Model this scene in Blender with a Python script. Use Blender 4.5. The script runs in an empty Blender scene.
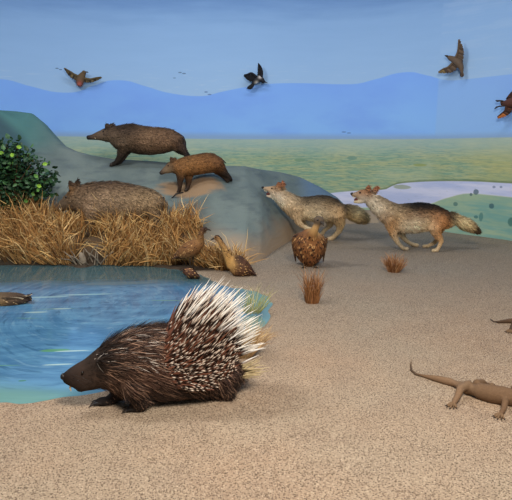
import bpy, bmesh, math, random
import numpy as np
from mathutils import Vector, noise

random.seed(7)
rng = np.random.default_rng(11)
scene = bpy.context.scene
COL = scene.collection

# ------------------------------------------------------------------ camera
F = 560.0
CAM_H = 1.3
PITCH = math.radians(11.4)
CP, SP = math.cos(PITCH), math.sin(PITCH)
cam_d = bpy.data.cameras.new('camera')
cam_d.sensor_fit = 'HORIZONTAL'
cam_d.sensor_width = 36.0
cam_d.lens = F / 512.0 * 36.0
cam_d.clip_start = 0.05
cam = bpy.data.objects.new('camera', cam_d)
cam.location = (0, 0, CAM_H)
cam.rotation_euler = (math.radians(90) - PITCH, 0, 0)
COL.objects.link(cam)
scene.camera = cam
vs = scene.view_settings
vs.view_transform = 'Standard'
vs.look = 'None'
vs.gamma = 1
vs.use_curve_mapping = False
vs.exposure = 0.0


def ray(px, py):
    u = (px - 256.0) / F
    v = (250.0 - py) / F
    return (u, CP + v * SP, -SP + v * CP)


def P(px, py, Y):
    d = ray(px, py)
    t = Y / d[1]
    return Vector((d[0] * t, Y, CAM_H + d[2] * t))


def project(p):
    """world array (n,3) -> pixel array (n,2)"""
    y = p[:, 1]
    z = p[:, 2] - CAM_H
    dep = y * CP - z * SP
    up = y * SP + z * CP
    return np.stack([256 + F * p[:, 0] / dep, 250 - F * up / dep], 1)


def ppm(Y):          # metres for one pixel at distance Y
    return (Y * CP + 0.25) / F


def lin(c):
    out = []
    for x in c:
        x = x / 255.0
        out.append(x / 12.92 if x <= 0.04045 else ((x + 0.055) / 1.055) ** 2.4)
    return tuple(out)


def sstep(a, b, x):
    t = np.clip((x - a) / (b - a), 0, 1)
    return t * t * (3 - 2 * t)


# ------------------------------------------------------------------ terrain
def nz(x, y, s, seed=0.0):
    return noise.noise(Vector((x * s + seed, y * s - seed, seed * 1.7)))


def G0(px, py, z=0.0):
    d = ray(px, py)
    t = (z - CAM_H) / d[2]
    return Vector((d[0] * t, d[1] * t, z))


pond_px = [(-120, 262), (-60, 263), (0, 260), (25, 263), (50, 260.5), (80, 265.5), (105, 262), (140, 263), (170, 267), (200, 272), (225, 283), (250, 288), (266, 294),
           (272, 304), (268, 320), (252, 335), (232, 347), (200, 360), (160, 373), (130, 383), (105, 388),
           (60, 397), (0, 403), (-60, 407), (-130, 410)]
pond = np.array([[*G0(a, b)[:2]] for a, b in pond_px])
# resample the outline smoothly
def catmull(pts, n=10, closed=True):
    pts = np.asarray(pts, float)
    out = []
    m = len(pts)
    rngi = range(m) if closed else range(m - 1)
    for i in rngi:
        if closed:
            p0, p1, p2, p3 = pts[(i - 1) % m], pts[i], pts[(i + 1) % m], pts[(i + 2) % m]
        else:
            p0, p1, p2, p3 = pts[max(i - 1, 0)], pts[i], pts[i + 1], pts[min(i + 2, m - 1)]
        for k in range(n):
            t = k / n
            out.append(0.5 * ((2 * p1) + (-p0 + p2) * t + (2 * p0 - 5 * p1 + 4 * p2 - p3) * t * t
                              + (-p0 + 3 * p1 - 3 * p2 + p3) * t ** 3))
    if not closed:
        out.append(pts[-1])
    return np.array(out)


pond_s = catmull(pond, 6)


def pond_sd(x, y):
    """signed distance (negative inside) of arrays x,y to the pond outline"""
    shp = x.shape
    q = np.stack([x.ravel(), y.ravel()], 1)
    best = np.full(len(q), 1e9)
    inside = np.zeros(len(q), bool)
    m = len(pond_s)
    for i in range(m):
        a, b = pond_s[i], pond_s[(i + 1) % m]
        ab = b - a
        t = np.clip(((q - a) @ ab) / max(ab @ ab, 1e-12), 0, 1)
        d = np.linalg.norm(q - (a + t[:, None] * ab), axis=1)
        best = np.minimum(best, d)
        cond = (a[1] > q[:, 1]) != (b[1] > q[:, 1])
        xx = a[0] + (q[:, 1] - a[1]) / (b[1] - a[1] + 1e-12) * ab[0]
        inside ^= cond & (q[:, 0] < xx)
    return np.where(inside, -best, best).reshape(shp)


def sand_z(x, y):
    return 0.17 * sstep(6.9, 8.6, y) * (1 - sstep(1.8, 2.8, x)) + 0.006 * np.sin(x * 2.1 + 0.7 * y) * np.sin(y * 1.7 + 1)


CREST_Y = 7.3
sil = [(-140, 104), (-60, 108), (0, 111), (15, 112), (30, 114), (42, 124), (52, 136), (62, 147), (75, 153), (90, 157), (112, 161), (150, 163),
       (185, 166), (220, 167), (245, 168), (260, 173), (280, 180), (300, 187), (320, 197), (338, 208), (352, 222)]
def crest_px(px):
    return float(np.interp(px, [240, 262, 285, 305], [7.3, 7.55, 8.0, 8.2]))


sx_ = np.array([P(a, b, crest_px(a)).x for a, b in sil])
sz_ = np.array([P(a, b, crest_px(a)).z for a, b in sil])
sy_ = np.array([crest_px(a) for a, b in sil])
BASE = 0.985
toe_pts = [(-5.5, 5.76), (-0.9, 5.74), (-0.4, 5.64), (-0.1, 5.55), (0.06, 5.85), (0.2, 6.35), (0.33, 6.75), (0.5, 7.2), (0.75, 7.6), (1.2, 7.78), (1.6, 7.85)]
tx_ = np.array([a for a, b in toe_pts])
ty_ = np.array([b for a, b in toe_pts])


def mound_h(x, y):
    zc = np.interp(x, sx_, sz_)
    zb = np.minimum(zc, BASE)
    hill = np.maximum(zc - BASE, 0)
    toe = np.interp(x, tx_, ty_)
    cy = np.interp(x, sx_, sy_)
    t = np.clip((y - toe) / np.maximum(cy - toe, 0.05), 0, 1)
    ex = np.interp(x, [-0.5, 0.1, 0.45], [0.62, 0.72, 0.55])
    h = zb * (t ** ex)
    h = h + hill * sstep(6.45, 7.3, y)
    # lower inner ridge at the left
    h = h + 0.85 * np.exp(-((x + 3.55) / 0.55) ** 2) * sstep(6.15, 6.75, y) * (1 - sstep(6.8, 7.3, y))
    # ledge under the young boar
    h = h * (1 - 0.45 * sstep(cy + 0.02, cy + 1.0, y))
    wob = 0.035 * np.sin(x * 5.2 + y * 2.0) * np.sin(y * 4.1 - x * 2.3) + 0.02 * np.sin(x * 11 + 3 * y)
    h = h + wob * sstep(0.03, 0.4, h) * (1 - sstep(6.9, 7.25, y))
    return np.where(y > toe, h, -0.05)


def terrain(x, y):
    x = np.asarray(x, float)
    y = np.asarray(y, float)
    return np.maximum(sand_z(x, y), sand_z(x, y) + mound_h(x, y) - 0.012)


def GT(px, py):
    """point of the terrain seen at a place of the picture"""
    d = ray(px, py)
    ts = np.linspace(1.2, 8.6, 3000)
    x = d[0] * ts; y = d[1] * ts; z = CAM_H + d[2] * ts
    hit = np.nonzero(z <= terrain(x, y))[0]
    i = hit[0] if len(hit) else -1
    return Vector((x[i], y[i], float(terrain(x[i], y[i]))))


def tz(x, y):
    return float(terrain(x, y))


# ------------------------------------------------------------------ wall path
wl = catmull([(-5.3, 1.2), (-5.3, 3.5), (-5.15, 5.2), (-4.75, 6.6), (-4.2, 7.6), (-3.4, 8.25), (-2.4, 8.55), (-1.2, 8.62), (0, 8.62), (1.2, 8.6),
              (2.0, 8.28), (2.6, 7.8), (3.2, 7.15), (3.65, 6.35), (3.95, 5.3), (4.05, 3.5), (4.05, 1.2)], 12, closed=False)
seg = np.linalg.norm(np.diff(wl, axis=0), axis=1)
arc = np.concatenate([[0], np.cumsum(seg)])
i0 = np.argmin(np.abs(wl[:, 0]) + (wl[:, 1] < 8) * 10)
arc -= arc[i0]


def wall_hit(px, py):
    """-> (arc length, height, world point, inward normal) where the ray meets the wall"""
    d = ray(px, py)
    for i in range(len(wl) - 1):
        a, b = wl[i], wl[i + 1]
        e = b - a
        den = d[0] * e[1] - d[1] * e[0]
        if abs(den) < 1e-9:
            continue
        t = (a[0] * e[1] - a[1] * e[0]) / den
        s = (a[0] * d[1] - a[1] * d[0]) / den
        if t > 0 and -1e-6 <= s <= 1 + 1e-6 and d[1] * t > 2:
            n = Vector((e[1], -e[0], 0)).normalized()
            return arc[i] + s * seg[i], CAM_H + d[2] * t, Vector((d[0] * t, d[1] * t, CAM_H + d[2] * t)), n
    return None


# ------------------------------------------------------------------ mesh helpers
def link(name, me, parent=None, mat=None, loc=None):
    o = bpy.data.objects.new(name, me)
    COL.objects.link(o)
    if mat is not None:
        me.materials.append(mat)
    if parent is not None:
        o.parent = parent
    if loc is not None:
        o.location = loc
    return o


def tag(o, label=None, cat=None, group=None, kind=None):
    if label: o['label'] = label
    if cat: o['category'] = cat
    if group: o['group'] = group
    if kind: o['kind'] = kind
    return o


def thing(name, loc, label, cat, group=None):
    e = bpy.data.objects.new(name, None)
    e.empty_display_size = 0.1
    COL.objects.link(e)
    e.location = loc
    return tag(e, label, cat, group)


def mesh_np(name, verts, tris, cols=None, smooth=True):
    """triangle mesh from arrays"""
    me = bpy.data.meshes.new(name)
    nv, nt = len(verts), len(tris)
    me.vertices.add(nv)
    me.vertices.foreach_set('co', np.asarray(verts, np.float32).ravel())
    me.loops.add(nt * 3)
    me.loops.foreach_set('vertex_index', np.asarray(tris, np.int32).ravel())
    me.polygons.add(nt)
    me.polygons.foreach_set('loop_start', np.arange(0, nt * 3, 3, dtype=np.int32))
    me.polygons.foreach_set('use_smooth', np.full(nt, smooth))
    me.update(calc_edges=True)
    if cols is not None:
        set_cols(me, cols)
    me.validate()
    return me


def set_cols(me, cols):
    a = me.attributes.new('Col', 'FLOAT_COLOR', 'POINT')
    c = np.ones((len(cols), 4), np.float32)
    c[:, :3] = cols
    a.data.foreach_set('color', c.ravel())


def verts_of(me):
    v = np.empty(len(me.vertices) * 3, np.float32)
    me.vertices.foreach_get('co', v)
    return v.reshape(-1, 3).astype(float)


class Tubes:
    """closed tubes / blobs collected in one bmesh"""
    def __init__(self):
        self.bm = bmesh.new()

    def rings(self, rings, cap=0.35):
        """rings: list of (center, axis_a, axis_b) -> closed loft with rounded ends"""
        bm = self.bm
        n = 14
        rows = []
        for c, a, b in rings:
            rows.append([bm.verts.new(c + a * math.cos(2 * math.pi * k / n) + b * math.sin(2 * math.pi * k / n)) for k in range(n)])
        for r0, r1 in zip(rows[:-1], rows[1:]):
            for k in range(n):
                bm.faces.new((r0[k], r0[(k + 1) % n], r1[(k + 1) % n], r1[k]))
        for idx, nxt, flip in ((0, 1, True), (-1, -2, False)):
            c, a, b = rings[idx]
            c2 = rings[nxt][0]
            d = (c - c2)
            d = d.normalized() if d.length > 1e-9 else Vector((0, 0, 0))
            rad = min(a.length, b.length)
            tip = bm.verts.new(c + d * rad * cap * 2)
            mid = [bm.verts.new(c + (v.co - c) * 0.72 + d * rad * cap * 1.3) for v in rows[idx]]
            row = rows[idx]
            for k in range(n):
                f = (row[k], mid[k], mid[(k + 1) % n], row[(k + 1) % n])
                g = (mid[k], tip, mid[(k + 1) % n])
                if flip:
                    bm.faces.new(f); bm.faces.new(g)
                else:
                    bm.faces.new(f[::-1]); bm.faces.new(g[::-1])

    def tube(self, pts, cap=0.4, flat=None):
        """pts: list of (Vector, radius)"""
        out = []
        m = len(pts)
        for i, (p, r) in enumerate(pts):
            t = pts[min(i + 1, m - 1)][0] - pts[max(i - 1, 0)][0]
            t = t.normalized() if t.length > 1e-9 else Vector((0, 0, 1))
            ref = Vector((0, 1, 0)) if abs(t.y) < 0.85 else Vector((0, 0, 1))
            a = t.cross(ref).normalized()
            b = t.cross(a).normalized()
            k = flat if flat else 1.0
            out.append((p, a * r, b * r * k))
        self.rings(out, cap)

    def ball(self, c, rx, ry, rz, rot=0.0):
        r = bmesh.ops.create_uvsphere(self.bm, u_segments=12, v_segments=8, radius=1)
        cr, sr = math.cos(rot), math.sin(rot)
        for v in r['verts']:
            x, y, z = v.co.x * rx, v.co.y * ry, v.co.z * rz
            v.co = c + Vector((x * cr - z * sr, y, x * sr + z * cr))

    def mesh(self, name, base=Vector((0, 0, 0)), smooth=True):
        me = bpy.data.meshes.new(name)
        bmesh.ops.recalc_face_normals(self.bm, faces=self.bm.faces)
        for v in self.bm.verts:
            v.co -= base
        self.bm.to_mesh(me)
        self.bm.free()
        for p in me.polygons:
            p.use_smooth = smooth
        return me


def fuse(me, voxel, smooth=4, fac=0.5):
    """one continuous surface out of overlapping closed shells"""
    o = bpy.data.objects.new('tmp', me)
    COL.objects.link(o)
    r = o.modifiers.new('r', 'REMESH')
    r.mode = 'VOXEL'
    r.voxel_size = voxel
    r.use_smooth_shade = True
    if smooth:
        s = o.modifiers.new('s', 'SMOOTH')
        s.factor = fac
        s.iterations = smooth
    dg = bpy.context.evaluated_depsgraph_get()
    dg.update()
    out = bpy.data.meshes.new_from_object(o.evaluated_get(dg))
    bpy.data.objects.remove(o)
    bpy.data.meshes.remove(me)
    for p in out.polygons:
        p.use_smooth = True
    return out


# ------------------------------------------------------------------ materials
class NT:
    def __init__(self, mat):
        self.nt = mat.node_tree
        self.nt.nodes.clear()

    def n(self, typ, **kw):
        nd = self.nt.nodes.new(typ)
        for k, v in kw.items():
            setattr(nd, k, v)
        return nd

    def put(self, sock, v):
        if hasattr(v, 'is_linked') or isinstance(v, bpy.types.NodeSocket):
            self.nt.links.new(v, sock)
        else:
            sock.default_value = v

    def math(self, op, a, b=0.0, c=None, clamp=False):
        nd = self.n('ShaderNodeMath', operation=op, use_clamp=clamp)
        self.put(nd.inputs[0], a)
        self.put(nd.inputs[1], b)
        if c is not None:
            self.put(nd.inputs[2], c)
        return nd.outputs[0]

    def ss(self, a, b, x):      # smoothstep
        nd = self.n('ShaderNodeMapRange', interpolation_type='SMOOTHSTEP')
        self.put(nd.inputs['Value'], x)
        nd.inputs['From Min'].default_value = a
        nd.inputs['From Max'].default_value = b
        return nd.outputs[0]

    def mix(self, f, a, b, typ='MIX'):
        nd = self.n('ShaderNodeMix', data_type='RGBA', blend_type=typ)
        self.put(nd.inputs[0], f)
        for s, v in ((nd.inputs[6], a), (nd.inputs[7], b)):
            self.put(s, (*v, 1) if isinstance(v, tuple) and len(v) == 3 else v)
        return nd.outputs[2]

    def noise(self, vec, scale, detail=3.0, rough=0.55, out='Fac'):
        nd = self.n('ShaderNodeTexNoise')
        nd.inputs['Scale'].default_value = scale
        nd.inputs['Detail'].default_value = detail
        nd.inputs['Roughness'].default_value = rough
        if vec is not None:
            self.put(nd.inputs['Vector'], vec)
        return nd.outputs[out]

    def scaled(self, vec, sc, rot=(0, 0, 0)):
        nd = self.n('ShaderNodeMapping')
        nd.inputs['Scale'].default_value = sc
        nd.inputs['Rotation'].default_value = rot
        self.put(nd.inputs['Vector'], vec)
        return nd.outputs[0]

    def obj(self):
        return self.n('ShaderNodeTexCoord').outputs['Object']

    def ramp(self, f, stops):
        nd = self.n('ShaderNodeValToRGB')
        cr = nd.color_ramp
        while len(cr.elements) < len(stops):
            cr.elements.new(0.5)
        for e, (p, c) in zip(cr.elements, stops):
            e.position = p
            e.color = (*c, 1)
        self.put(nd.inputs[0], f)
        return nd.outputs[0]

    def out(self, color, rough=0.8, spec=0.3, bump=None, bstr=0.3, bdist=0.01):
        b = self.n('ShaderNodeBsdfPrincipled')
        self.put(b.inputs['Base Color'], (*color, 1) if isinstance(color, tuple) and len(color) == 3 else color)
        self.put(b.inputs['Roughness'], rough)
        b.inputs['Specular IOR Level'].default_value = spec
        if bump is not None:
            bp = self.n('ShaderNodeBump')
            bp.inputs['Strength'].default_value = bstr
            bp.inputs['Distance'].default_value = bdist
            self.put(bp.inputs['Height'], bump)
            self.nt.links.new(bp.outputs[0], b.inputs['Normal'])
        o = self.n('ShaderNodeOutputMaterial')
        self.nt.links.new(b.outputs[0], o.inputs[0])
        return b


def new_mat(name):
    m = bpy.data.materials.new(name)
    m.use_nodes = True
    return m, NT(m)


def mat_plain(name, rgb, rough=0.7, spec=0.3, nscale=20, namt=0.25):
    m, t = new_mat(name)
    f = t.noise(t.obj(), nscale)
    c = lin(rgb)
    lo = tuple(x * (1 - namt) for x in c)
    hi = tuple(min(1, x * (1 + namt)) for x in c)
    t.out(t.mix(f, lo, hi), rough, spec)
    return m


def mat_attr(name, rough=0.85, spec=0.2, nscale=60, namt=0.35, stretch=(1, 1, 1), bump=0.25):
    """coat colour kept on the mesh, broken up by noise"""
    m, t = new_mat(name)
    a = t.n('ShaderNodeAttribute', attribute_name='Col').outputs['Color']
    f = t.noise(t.scaled(t.obj(), stretch), nscale, 4)
    k = t.math('MULTIPLY_ADD', f, 2 * namt, 1 - namt)
    vm = t.n('ShaderNodeVectorMath', operation='SCALE')
    t.put(vm.inputs[0], a)
    t.put(vm.inputs['Scale'], k)
    t.out(vm.outputs[0], rough, spec, f, bump, 0.01)
    return m


M_FUR = mat_attr('animal_coat')
M_HAIR = mat_attr('hair_strands', rough=0.75, spec=0.25, nscale=30, namt=0.1, bump=0)
M_QUILL = mat_attr('quill_keratin', rough=0.45, spec=0.4, nscale=10, namt=0.05, bump=0)
M_GRASS = mat_attr('dry_blades', rough=0.8, spec=0.15, nscale=15, namt=0.2, bump=0)
M_FEATHER = mat_attr('feathers', rough=0.7, spec=0.25, nscale=90, namt=0.25, bump=0.1)
M_SCALE = mat_attr('lizard_skin', rough=0.75, spec=0.25, nscale=130, namt=0.3, bump=0.35)
M_LEAF = mat_attr('bush_leaves', rough=0.5, spec=0.4, nscale=40, namt=0.2, bump=0)
M_EYE = mat_plain('glass_eye', (14, 10, 8), 0.12, 0.6, 5, 0.05)
M_NOSE = mat_plain('black_nose', (24, 20, 19), 0.45, 0.4)
M_HORN = mat_plain('claw_horn', (48, 40, 34), 0.5, 0.4)
M_TOOTH = mat_plain('tooth_ivory', (222, 205, 170), 0.4, 0.4, 20, 0.1)
M_ROD = mat_plain('steel_rod', (120, 125, 130), 0.4, 0.5)
M_STEM = mat_plain('woody_stem', (78, 62, 44), 0.85, 0.1)
M_TWIG = mat_plain('dead_wood', (146, 136, 122), 0.9, 0.1, 30, 0.4)
M_BILL = mat_plain('bill_horn', (52, 44, 36), 0.5, 0.4)


# ------------------------------------------------------------------ creature kit
class Beast:
    """collects a body drawn in profile at its own distance, then fuses it"""
    def __init__(self, x0, y0, x1, y1):
        # distance of the body plane runs linearly between two columns of the picture
        self.x0, self.y0, self.x1, self.y1 = x0, y0, x1, y1
        self.T = Tubes()

    def Y(self, px):
        return self.y0 + (self.y1 - self.y0) * (px - self.x0) / (self.x1 - self.x0)

    def p(self, px, py, dy=0.0):
        return P(px, py, self.Y(px) + dy)

    def loft(self, secs, cap=0.35):
        """secs: (top(px,py), bottom(px,py), half width m[, dy])"""
        rings = []
        ang = math.atan2(self.y1 - self.y0, (self.x1 - self.x0) * ppm(self.y0))
        lat = Vector((-math.sin(ang), math.cos(ang), 0))
        for s in secs:
            dy = s[3] if len(s) > 3 else 0.0
            a = self.p(*s[0], dy)
            b = self.p(*s[1], dy)
            rings.append(((a + b) / 2, (a - b) / 2, lat * s[2]))
        self.T.rings(rings, cap)

    def limb(self, pts, dy=0.0, ground=True, paw=None, reach=0.14):
        """pts: (px,py,r_px); the last point is the sole when ground. returns the world points"""
        n = len(pts)
        yh = self.Y(pts[0][0]) + dy
        lx, ly, lr = pts[-1]
        if ground:
            g = GT(lx, ly)
            yf = min(max(g.y, yh - reach), yh + reach)
        else:
            yf = yh
        out = []
        for i, (px, py, r) in enumerate(pts):
            y = yh + (yf - yh) * (i / (n - 1))
            w = P(px, py, y)
            rr = r * ppm(y)
            if ground and i == n - 1:
                w.z = tz(w.x, w.y) + rr * 0.8
            out.append((w, rr))
        if ground and n > 2:      # keep the joint above the sole
            w, rr = out[-2]
            w.z = max(w.z, out[-1][0].z + rr * 0.3)
        self.T.tube(out)
        if paw:
            w, rr = out[-1]
            k = paw
            d = Vector((k[0], 0, 0))
            self.T.ball(w + d * rr * 0.9 + Vector((0, 0, -rr * 0.05)), rr * k[1], rr * 1.15, rr * 0.85)
        return out

    def ear(self, base, tip, w, dy=0.0, th=0.35):
        a = self.p(*base, dy)
        b = self.p(*tip, dy)
        r = w * ppm(self.Y(base[0]))
        m = a.lerp(b, 0.5)
        t = (b - a).normalized()
        s = t.cross(Vector((0, 1, 0))).normalized()
        l = Vector((0, 1, 0))
        self.T.rings([(a - t * r * .3, s * r, l * r * th * 1.3), (m, s * r * .85, l * r * th), (a.lerp(b, .85), s * r * .35, l * r * th * .6),
                      (b, s * r * .12, l * r * th * .4)], 0.3)

    def finish(self, base, voxel, smooth=4):
        self.base = Vector(base)
        me = fuse(self.T.mesh('body', Vector((0, 0, 0))), voxel, smooth)
        self.world = verts_of(me)
        me.vertices.foreach_set('co', (self.world - np.array(self.base)).astype(np.float32).ravel())
        me.update()
        self.me = me
        return me

    def flatpx(self, w):
        """coat coordinates: the profile of the point, its sideways offset dropped"""
        q = project(w)
        for _ in range(2):
            y = self.Y(q[:, 0])
            f = w.copy()
            f[:, 1] = y
            q = project(f)
        return q

    def coat(self, spots):
        sp = np.array([[s[0], s[1]] for s in spots], float)
        sc = np.array([lin(s[2]) for s in spots])
        sg = np.array([s[3] if len(s) > 3 else 8.0 for s in spots], float)

        def f(w):
            q = self.flatpx(w)
            d2 = ((q[:, None, :] - sp[None]) ** 2).sum(2)
            wt = np.exp(-d2 / (2 * sg[None] ** 2)) + 1e-4 / (1 + d2)
            return (wt[:, :, None] * sc[None]).sum(1) / wt.sum(1)[:, None]
        return f


def sample(me, n):
    """random points on a mesh: positions, normals"""
    me.calc_loop_triangles()
    nt = len(me.loop_triangles)
    t = np.empty(nt * 3, np.int32)
    me.loop_triangles.foreach_get('vertices', t)
    t = t.reshape(-1, 3)
    v = verts_of(me)
    vn = np.empty(len(me.vertices) * 3, np.float32)
    me.vertex_normals.foreach_get('vector', vn)
    vn = vn.reshape(-1, 3).astype(float)
    a, b, c = v[t[:, 0]], v[t[:, 1]], v[t[:, 2]]
    ar = np.linalg.norm(np.cross(b - a, c - a), axis=1)
    i = rng.choice(nt, n, p=ar / ar.sum())
    r1 = np.sqrt(rng.random(n))
    r2 = rng.random(n)
    w = np.stack([1 - r1, r1 * (1 - r2), r1 * r2], 1)
    p = (v[t[i]] * w[:, :, None]).sum(1)
    nn = (vn[t[i]] * w[:, :, None]).sum(1)
    nn /= np.linalg.norm(nn, axis=1)[:, None] + 1e-9
    return p, nn


def unit(a):
    return a / (np.linalg.norm(a, axis=1)[:, None] + 1e-9)


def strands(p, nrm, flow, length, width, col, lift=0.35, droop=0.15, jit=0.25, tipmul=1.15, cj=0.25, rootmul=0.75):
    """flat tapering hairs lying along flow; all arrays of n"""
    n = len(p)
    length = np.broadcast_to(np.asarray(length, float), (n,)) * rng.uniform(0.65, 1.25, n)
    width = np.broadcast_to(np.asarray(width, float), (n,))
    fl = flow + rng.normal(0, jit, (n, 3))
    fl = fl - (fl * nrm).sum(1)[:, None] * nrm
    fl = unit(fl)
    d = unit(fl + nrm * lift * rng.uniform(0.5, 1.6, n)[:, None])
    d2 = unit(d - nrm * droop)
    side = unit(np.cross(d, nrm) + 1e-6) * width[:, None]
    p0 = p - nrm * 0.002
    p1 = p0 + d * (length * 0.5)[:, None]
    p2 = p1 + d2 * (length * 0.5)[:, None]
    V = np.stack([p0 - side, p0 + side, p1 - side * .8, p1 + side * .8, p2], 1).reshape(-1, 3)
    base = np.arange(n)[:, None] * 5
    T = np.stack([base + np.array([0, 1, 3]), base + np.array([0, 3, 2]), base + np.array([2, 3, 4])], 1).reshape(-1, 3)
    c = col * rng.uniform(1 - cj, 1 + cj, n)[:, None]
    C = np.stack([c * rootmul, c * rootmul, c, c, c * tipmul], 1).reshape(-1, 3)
    return V, T, np.clip(C, 0, 1)


def merge(parts):
    V, T, C, o = [], [], [], 0
    for v, t, c in parts:
        V.append(v); T.append(t + o); C.append(c); o += len(v)
    return np.concatenate(V), np.concatenate(T), np.concatenate(C)


def eye(parent, base, c, r, name='eye', mat=None):
    t = Tubes()
    t.ball(c, r, r, r)
    return link(name, t.mesh(name, Vector(base)), parent, mat or M_EYE)


def part_tube(name, parent, base, lists, mat, flat=None):
    t = Tubes()
    for pts in lists:
        t.tube(pts, flat=flat)
    return link(name, t.mesh(name, Vector(base)), parent, mat)


# ------------------------------------------------------------------ lights
def area(name, loc, target, size, energy, color=(1, 1, 1), sy=None):
    d = bpy.data.lights.new(name, 'AREA')
    d.energy = energy
    d.color = color
    d.size = size
    if sy:
        d.shape = 'RECTANGLE'
        d.size_y = sy
    o = bpy.data.objects.new(name, d)
    o.location = loc
    o.rotation_euler = (Vector(target) - Vector(loc)).to_track_quat('-Z', 'Y').to_euler()
    COL.objects.link(o)
    return o


area('case_lamp', (-3.0, 3.1, 4.3), (0.3, 5.4, 0.3), 0.8, 125, (1.0, 0.97, 0.93))
area('case_lamp', (0.6, 0.3, 3.3), (0.3, 4.6, 0.3), 0.9, 215, (1.0, 0.88, 0.75))
area('wall_washer', (-0.2, 5.4, 4.9), (0.0, 8.6, 1.7), 5.0, 68, (0.95, 0.97, 1.0), 0.5)
w = bpy.data.worlds.new('world')
scene.world = w
w.use_nodes = True
bg = w.node_tree.nodes['Background']
bg.inputs[0].default_value = (0.88, 0.94, 1.0, 1)
bg.inputs[1].default_value = 0.15


# ------------------------------------------------------------------ setting: sand
def grid_mesh(name, xs, ys, zf, keep=None):
    X, Y = np.meshgrid(xs, ys)
    Z = zf(X, Y)
    V = np.stack([X.ravel(), Y.ravel(), Z.ravel()], 1)
    nx, ny = len(xs), len(ys)
    i, j = np.meshgrid(np.arange(nx - 1), np.arange(ny - 1))
    a = (j * nx + i).ravel()
    q = np.stack([a, a + 1, a + nx + 1, a + nx], 1)
    if keep is not None:
        k = keep(X, Y).ravel()
        q = q[k[q].any(1)]
    T = np.concatenate([q[:, [0, 1, 2]], q[:, [0, 2, 3]]])
    used = np.unique(T)
    remap = np.full(len(V), -1)
    remap[used] = np.arange(len(used))
    return mesh_np(name, V[used], remap[T])


def sand_full(X, Y):
    sd = pond_sd(X, Y) + 0.012 * np.sin(X * 17 + Y * 9) + 0.01 * np.sin(X * 31 - Y * 23)
    return sand_z(X, Y) - 0.06 * (1 - sstep(-0.06, 0.03, sd))


wobX = np.linspace(-5.2, 4.0, 420)
ysA = np.concatenate([np.linspace(0.6, 3.0, 150), np.linspace(3.02, 8.75, 190)])
me = grid_mesh('floor', wobX, ysA, sand_full)
m, t = new_mat('sand')
ob = t.obj()
sep = t.n('ShaderNodeSeparateXYZ')
t.put(sep.inputs[0], ob)
X, Y = sep.outputs['X'], sep.outputs['Y']
big = t.noise(ob, 0.9, 3)
mid = t.noise(ob, 5, 4)
fine = t.noise(ob, 120, 2, 0.7)
grain = t.noise(t.scaled(ob, (1, 1, 1)), 95, 3, 0.8)
c = t.mix(t.ss(0.3, 0.7, big), lin((170, 155, 135)), lin((176, 151, 127)))
c = t.mix(t.math('MULTIPLY', t.ss(0.35, 0.75, mid), 0.5), c, lin((148, 130, 113)))
# sand greyer towards the back, around the foot of the mound
ox = t.math('SUBTRACT', X, 0.9)
oy = t.math('SUBTRACT', Y, 7.6)
od = t.math('SQRT', t.math('ADD', t.math('MULTIPLY', ox, ox), t.math('MULTIPLY', oy, oy)))
od = t.math('ADD', od, t.math('MULTIPLY', t.math('SUBTRACT', mid, 0.5), 0.8))
c = t.mix(t.math('MULTIPLY', t.ss(4.6, 1.2, od), 0.75), c, lin((134, 129, 119)))
c = t.mix(t.math('MULTIPLY', t.ss(0.50, 0.66, fine), 0.5), c, lin((212, 194, 170)))
c = t.mix(t.math('MULTIPLY', t.ss(0.50, 0.64, grain), 0.75), c, lin((100, 83, 69)))
vor = t.n('ShaderNodeTexVoronoi')
vor.inputs['Scale'].default_value = 104
t.put(vor.inputs['Vector'], ob)
c = t.mix(t.math('MULTIPLY', t.ss(0.36, 0.22, vor.outputs['Distance']), 0.9), c, lin((66, 54, 46)))
vor2 = t.n('ShaderNodeTexVoronoi')
vor2.inputs['Scale'].default_value = 96
t.put(vor2.inputs['Vector'], ob)
c = t.mix(t.math('MULTIPLY', t.ss(0.26, 0.14, vor2.outputs['Distance']), 0.6), c, lin((232, 214, 188)))
# dark strip of ground along the far bank of the pond
bank_dark = t.math('MULTIPLY', t.ss(5.36, 5.46, t.math('ADD', Y, t.math('MULTIPLY', t.math('SUBTRACT', mid, 0.5), 0.2))), t.math('MULTIPLY', t.ss(0.02, -0.3, X), t.ss(6.3, 6.0, Y)))
c = t.mix(t.math('MULTIPLY', bank_dark, 0.93), c, t.mix(grain, lin((30, 26, 24)), lin((88, 76, 66))))
t.out(c, 0.95, 0.08, t.math('ADD', fine, grain), 0.6, 0.008)
tag(link('floor', me, None, m), kind='structure')

# ------------------------------------------------------------------ setting: mound
mx = np.linspace(-5.2, 1.75, 300)
my = np.concatenate([np.linspace(5.45, 7.4, 150), np.linspace(7.42, 8.75, 30)])
me = grid_mesh('mound', mx, my, lambda X, Y: sand_z(X, Y) + mound_h(X, Y) - 0.012, keep=lambda X, Y: mound_h(X, Y) > -0.01)
LEDGE = GT(191, 189)
m, t = new_mat('painted_plaster')
ob = t.obj()
sep = t.n('ShaderNodeSeparateXYZ')
t.put(sep.inputs[0], ob)
z = sep.outputs['Z']
x = sep.outputs['X']
y = sep.outputs['Y']
n1 = t.noise(ob, 1.6, 4)
n2 = t.noise(t.scaled(ob, (1.2, 1.2, 4.5)), 3.2, 4)
fine = t.noise(ob, 90, 3, 0.7)
c = t.mix(t.ss(0.35, 0.65, n1), lin((104, 118, 118)), lin((120, 133, 130)))
c = t.mix(t.math('MULTIPLY', t.ss(0.45, 0.75, n2), 0.6), c, lin((86, 98, 104)))
teal = t.math('MULTIPLY', t.ss(-2.3, -2.9, x), t.ss(1.0, 1.3, z))
c = t.mix(teal, c, lin((82, 126, 126)))
ridge = t.math('MULTIPLY', t.math('MULTIPLY', t.ss(-2.55, -2.85, x), t.ss(7.0, 6.85, y)), 0.9)
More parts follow.
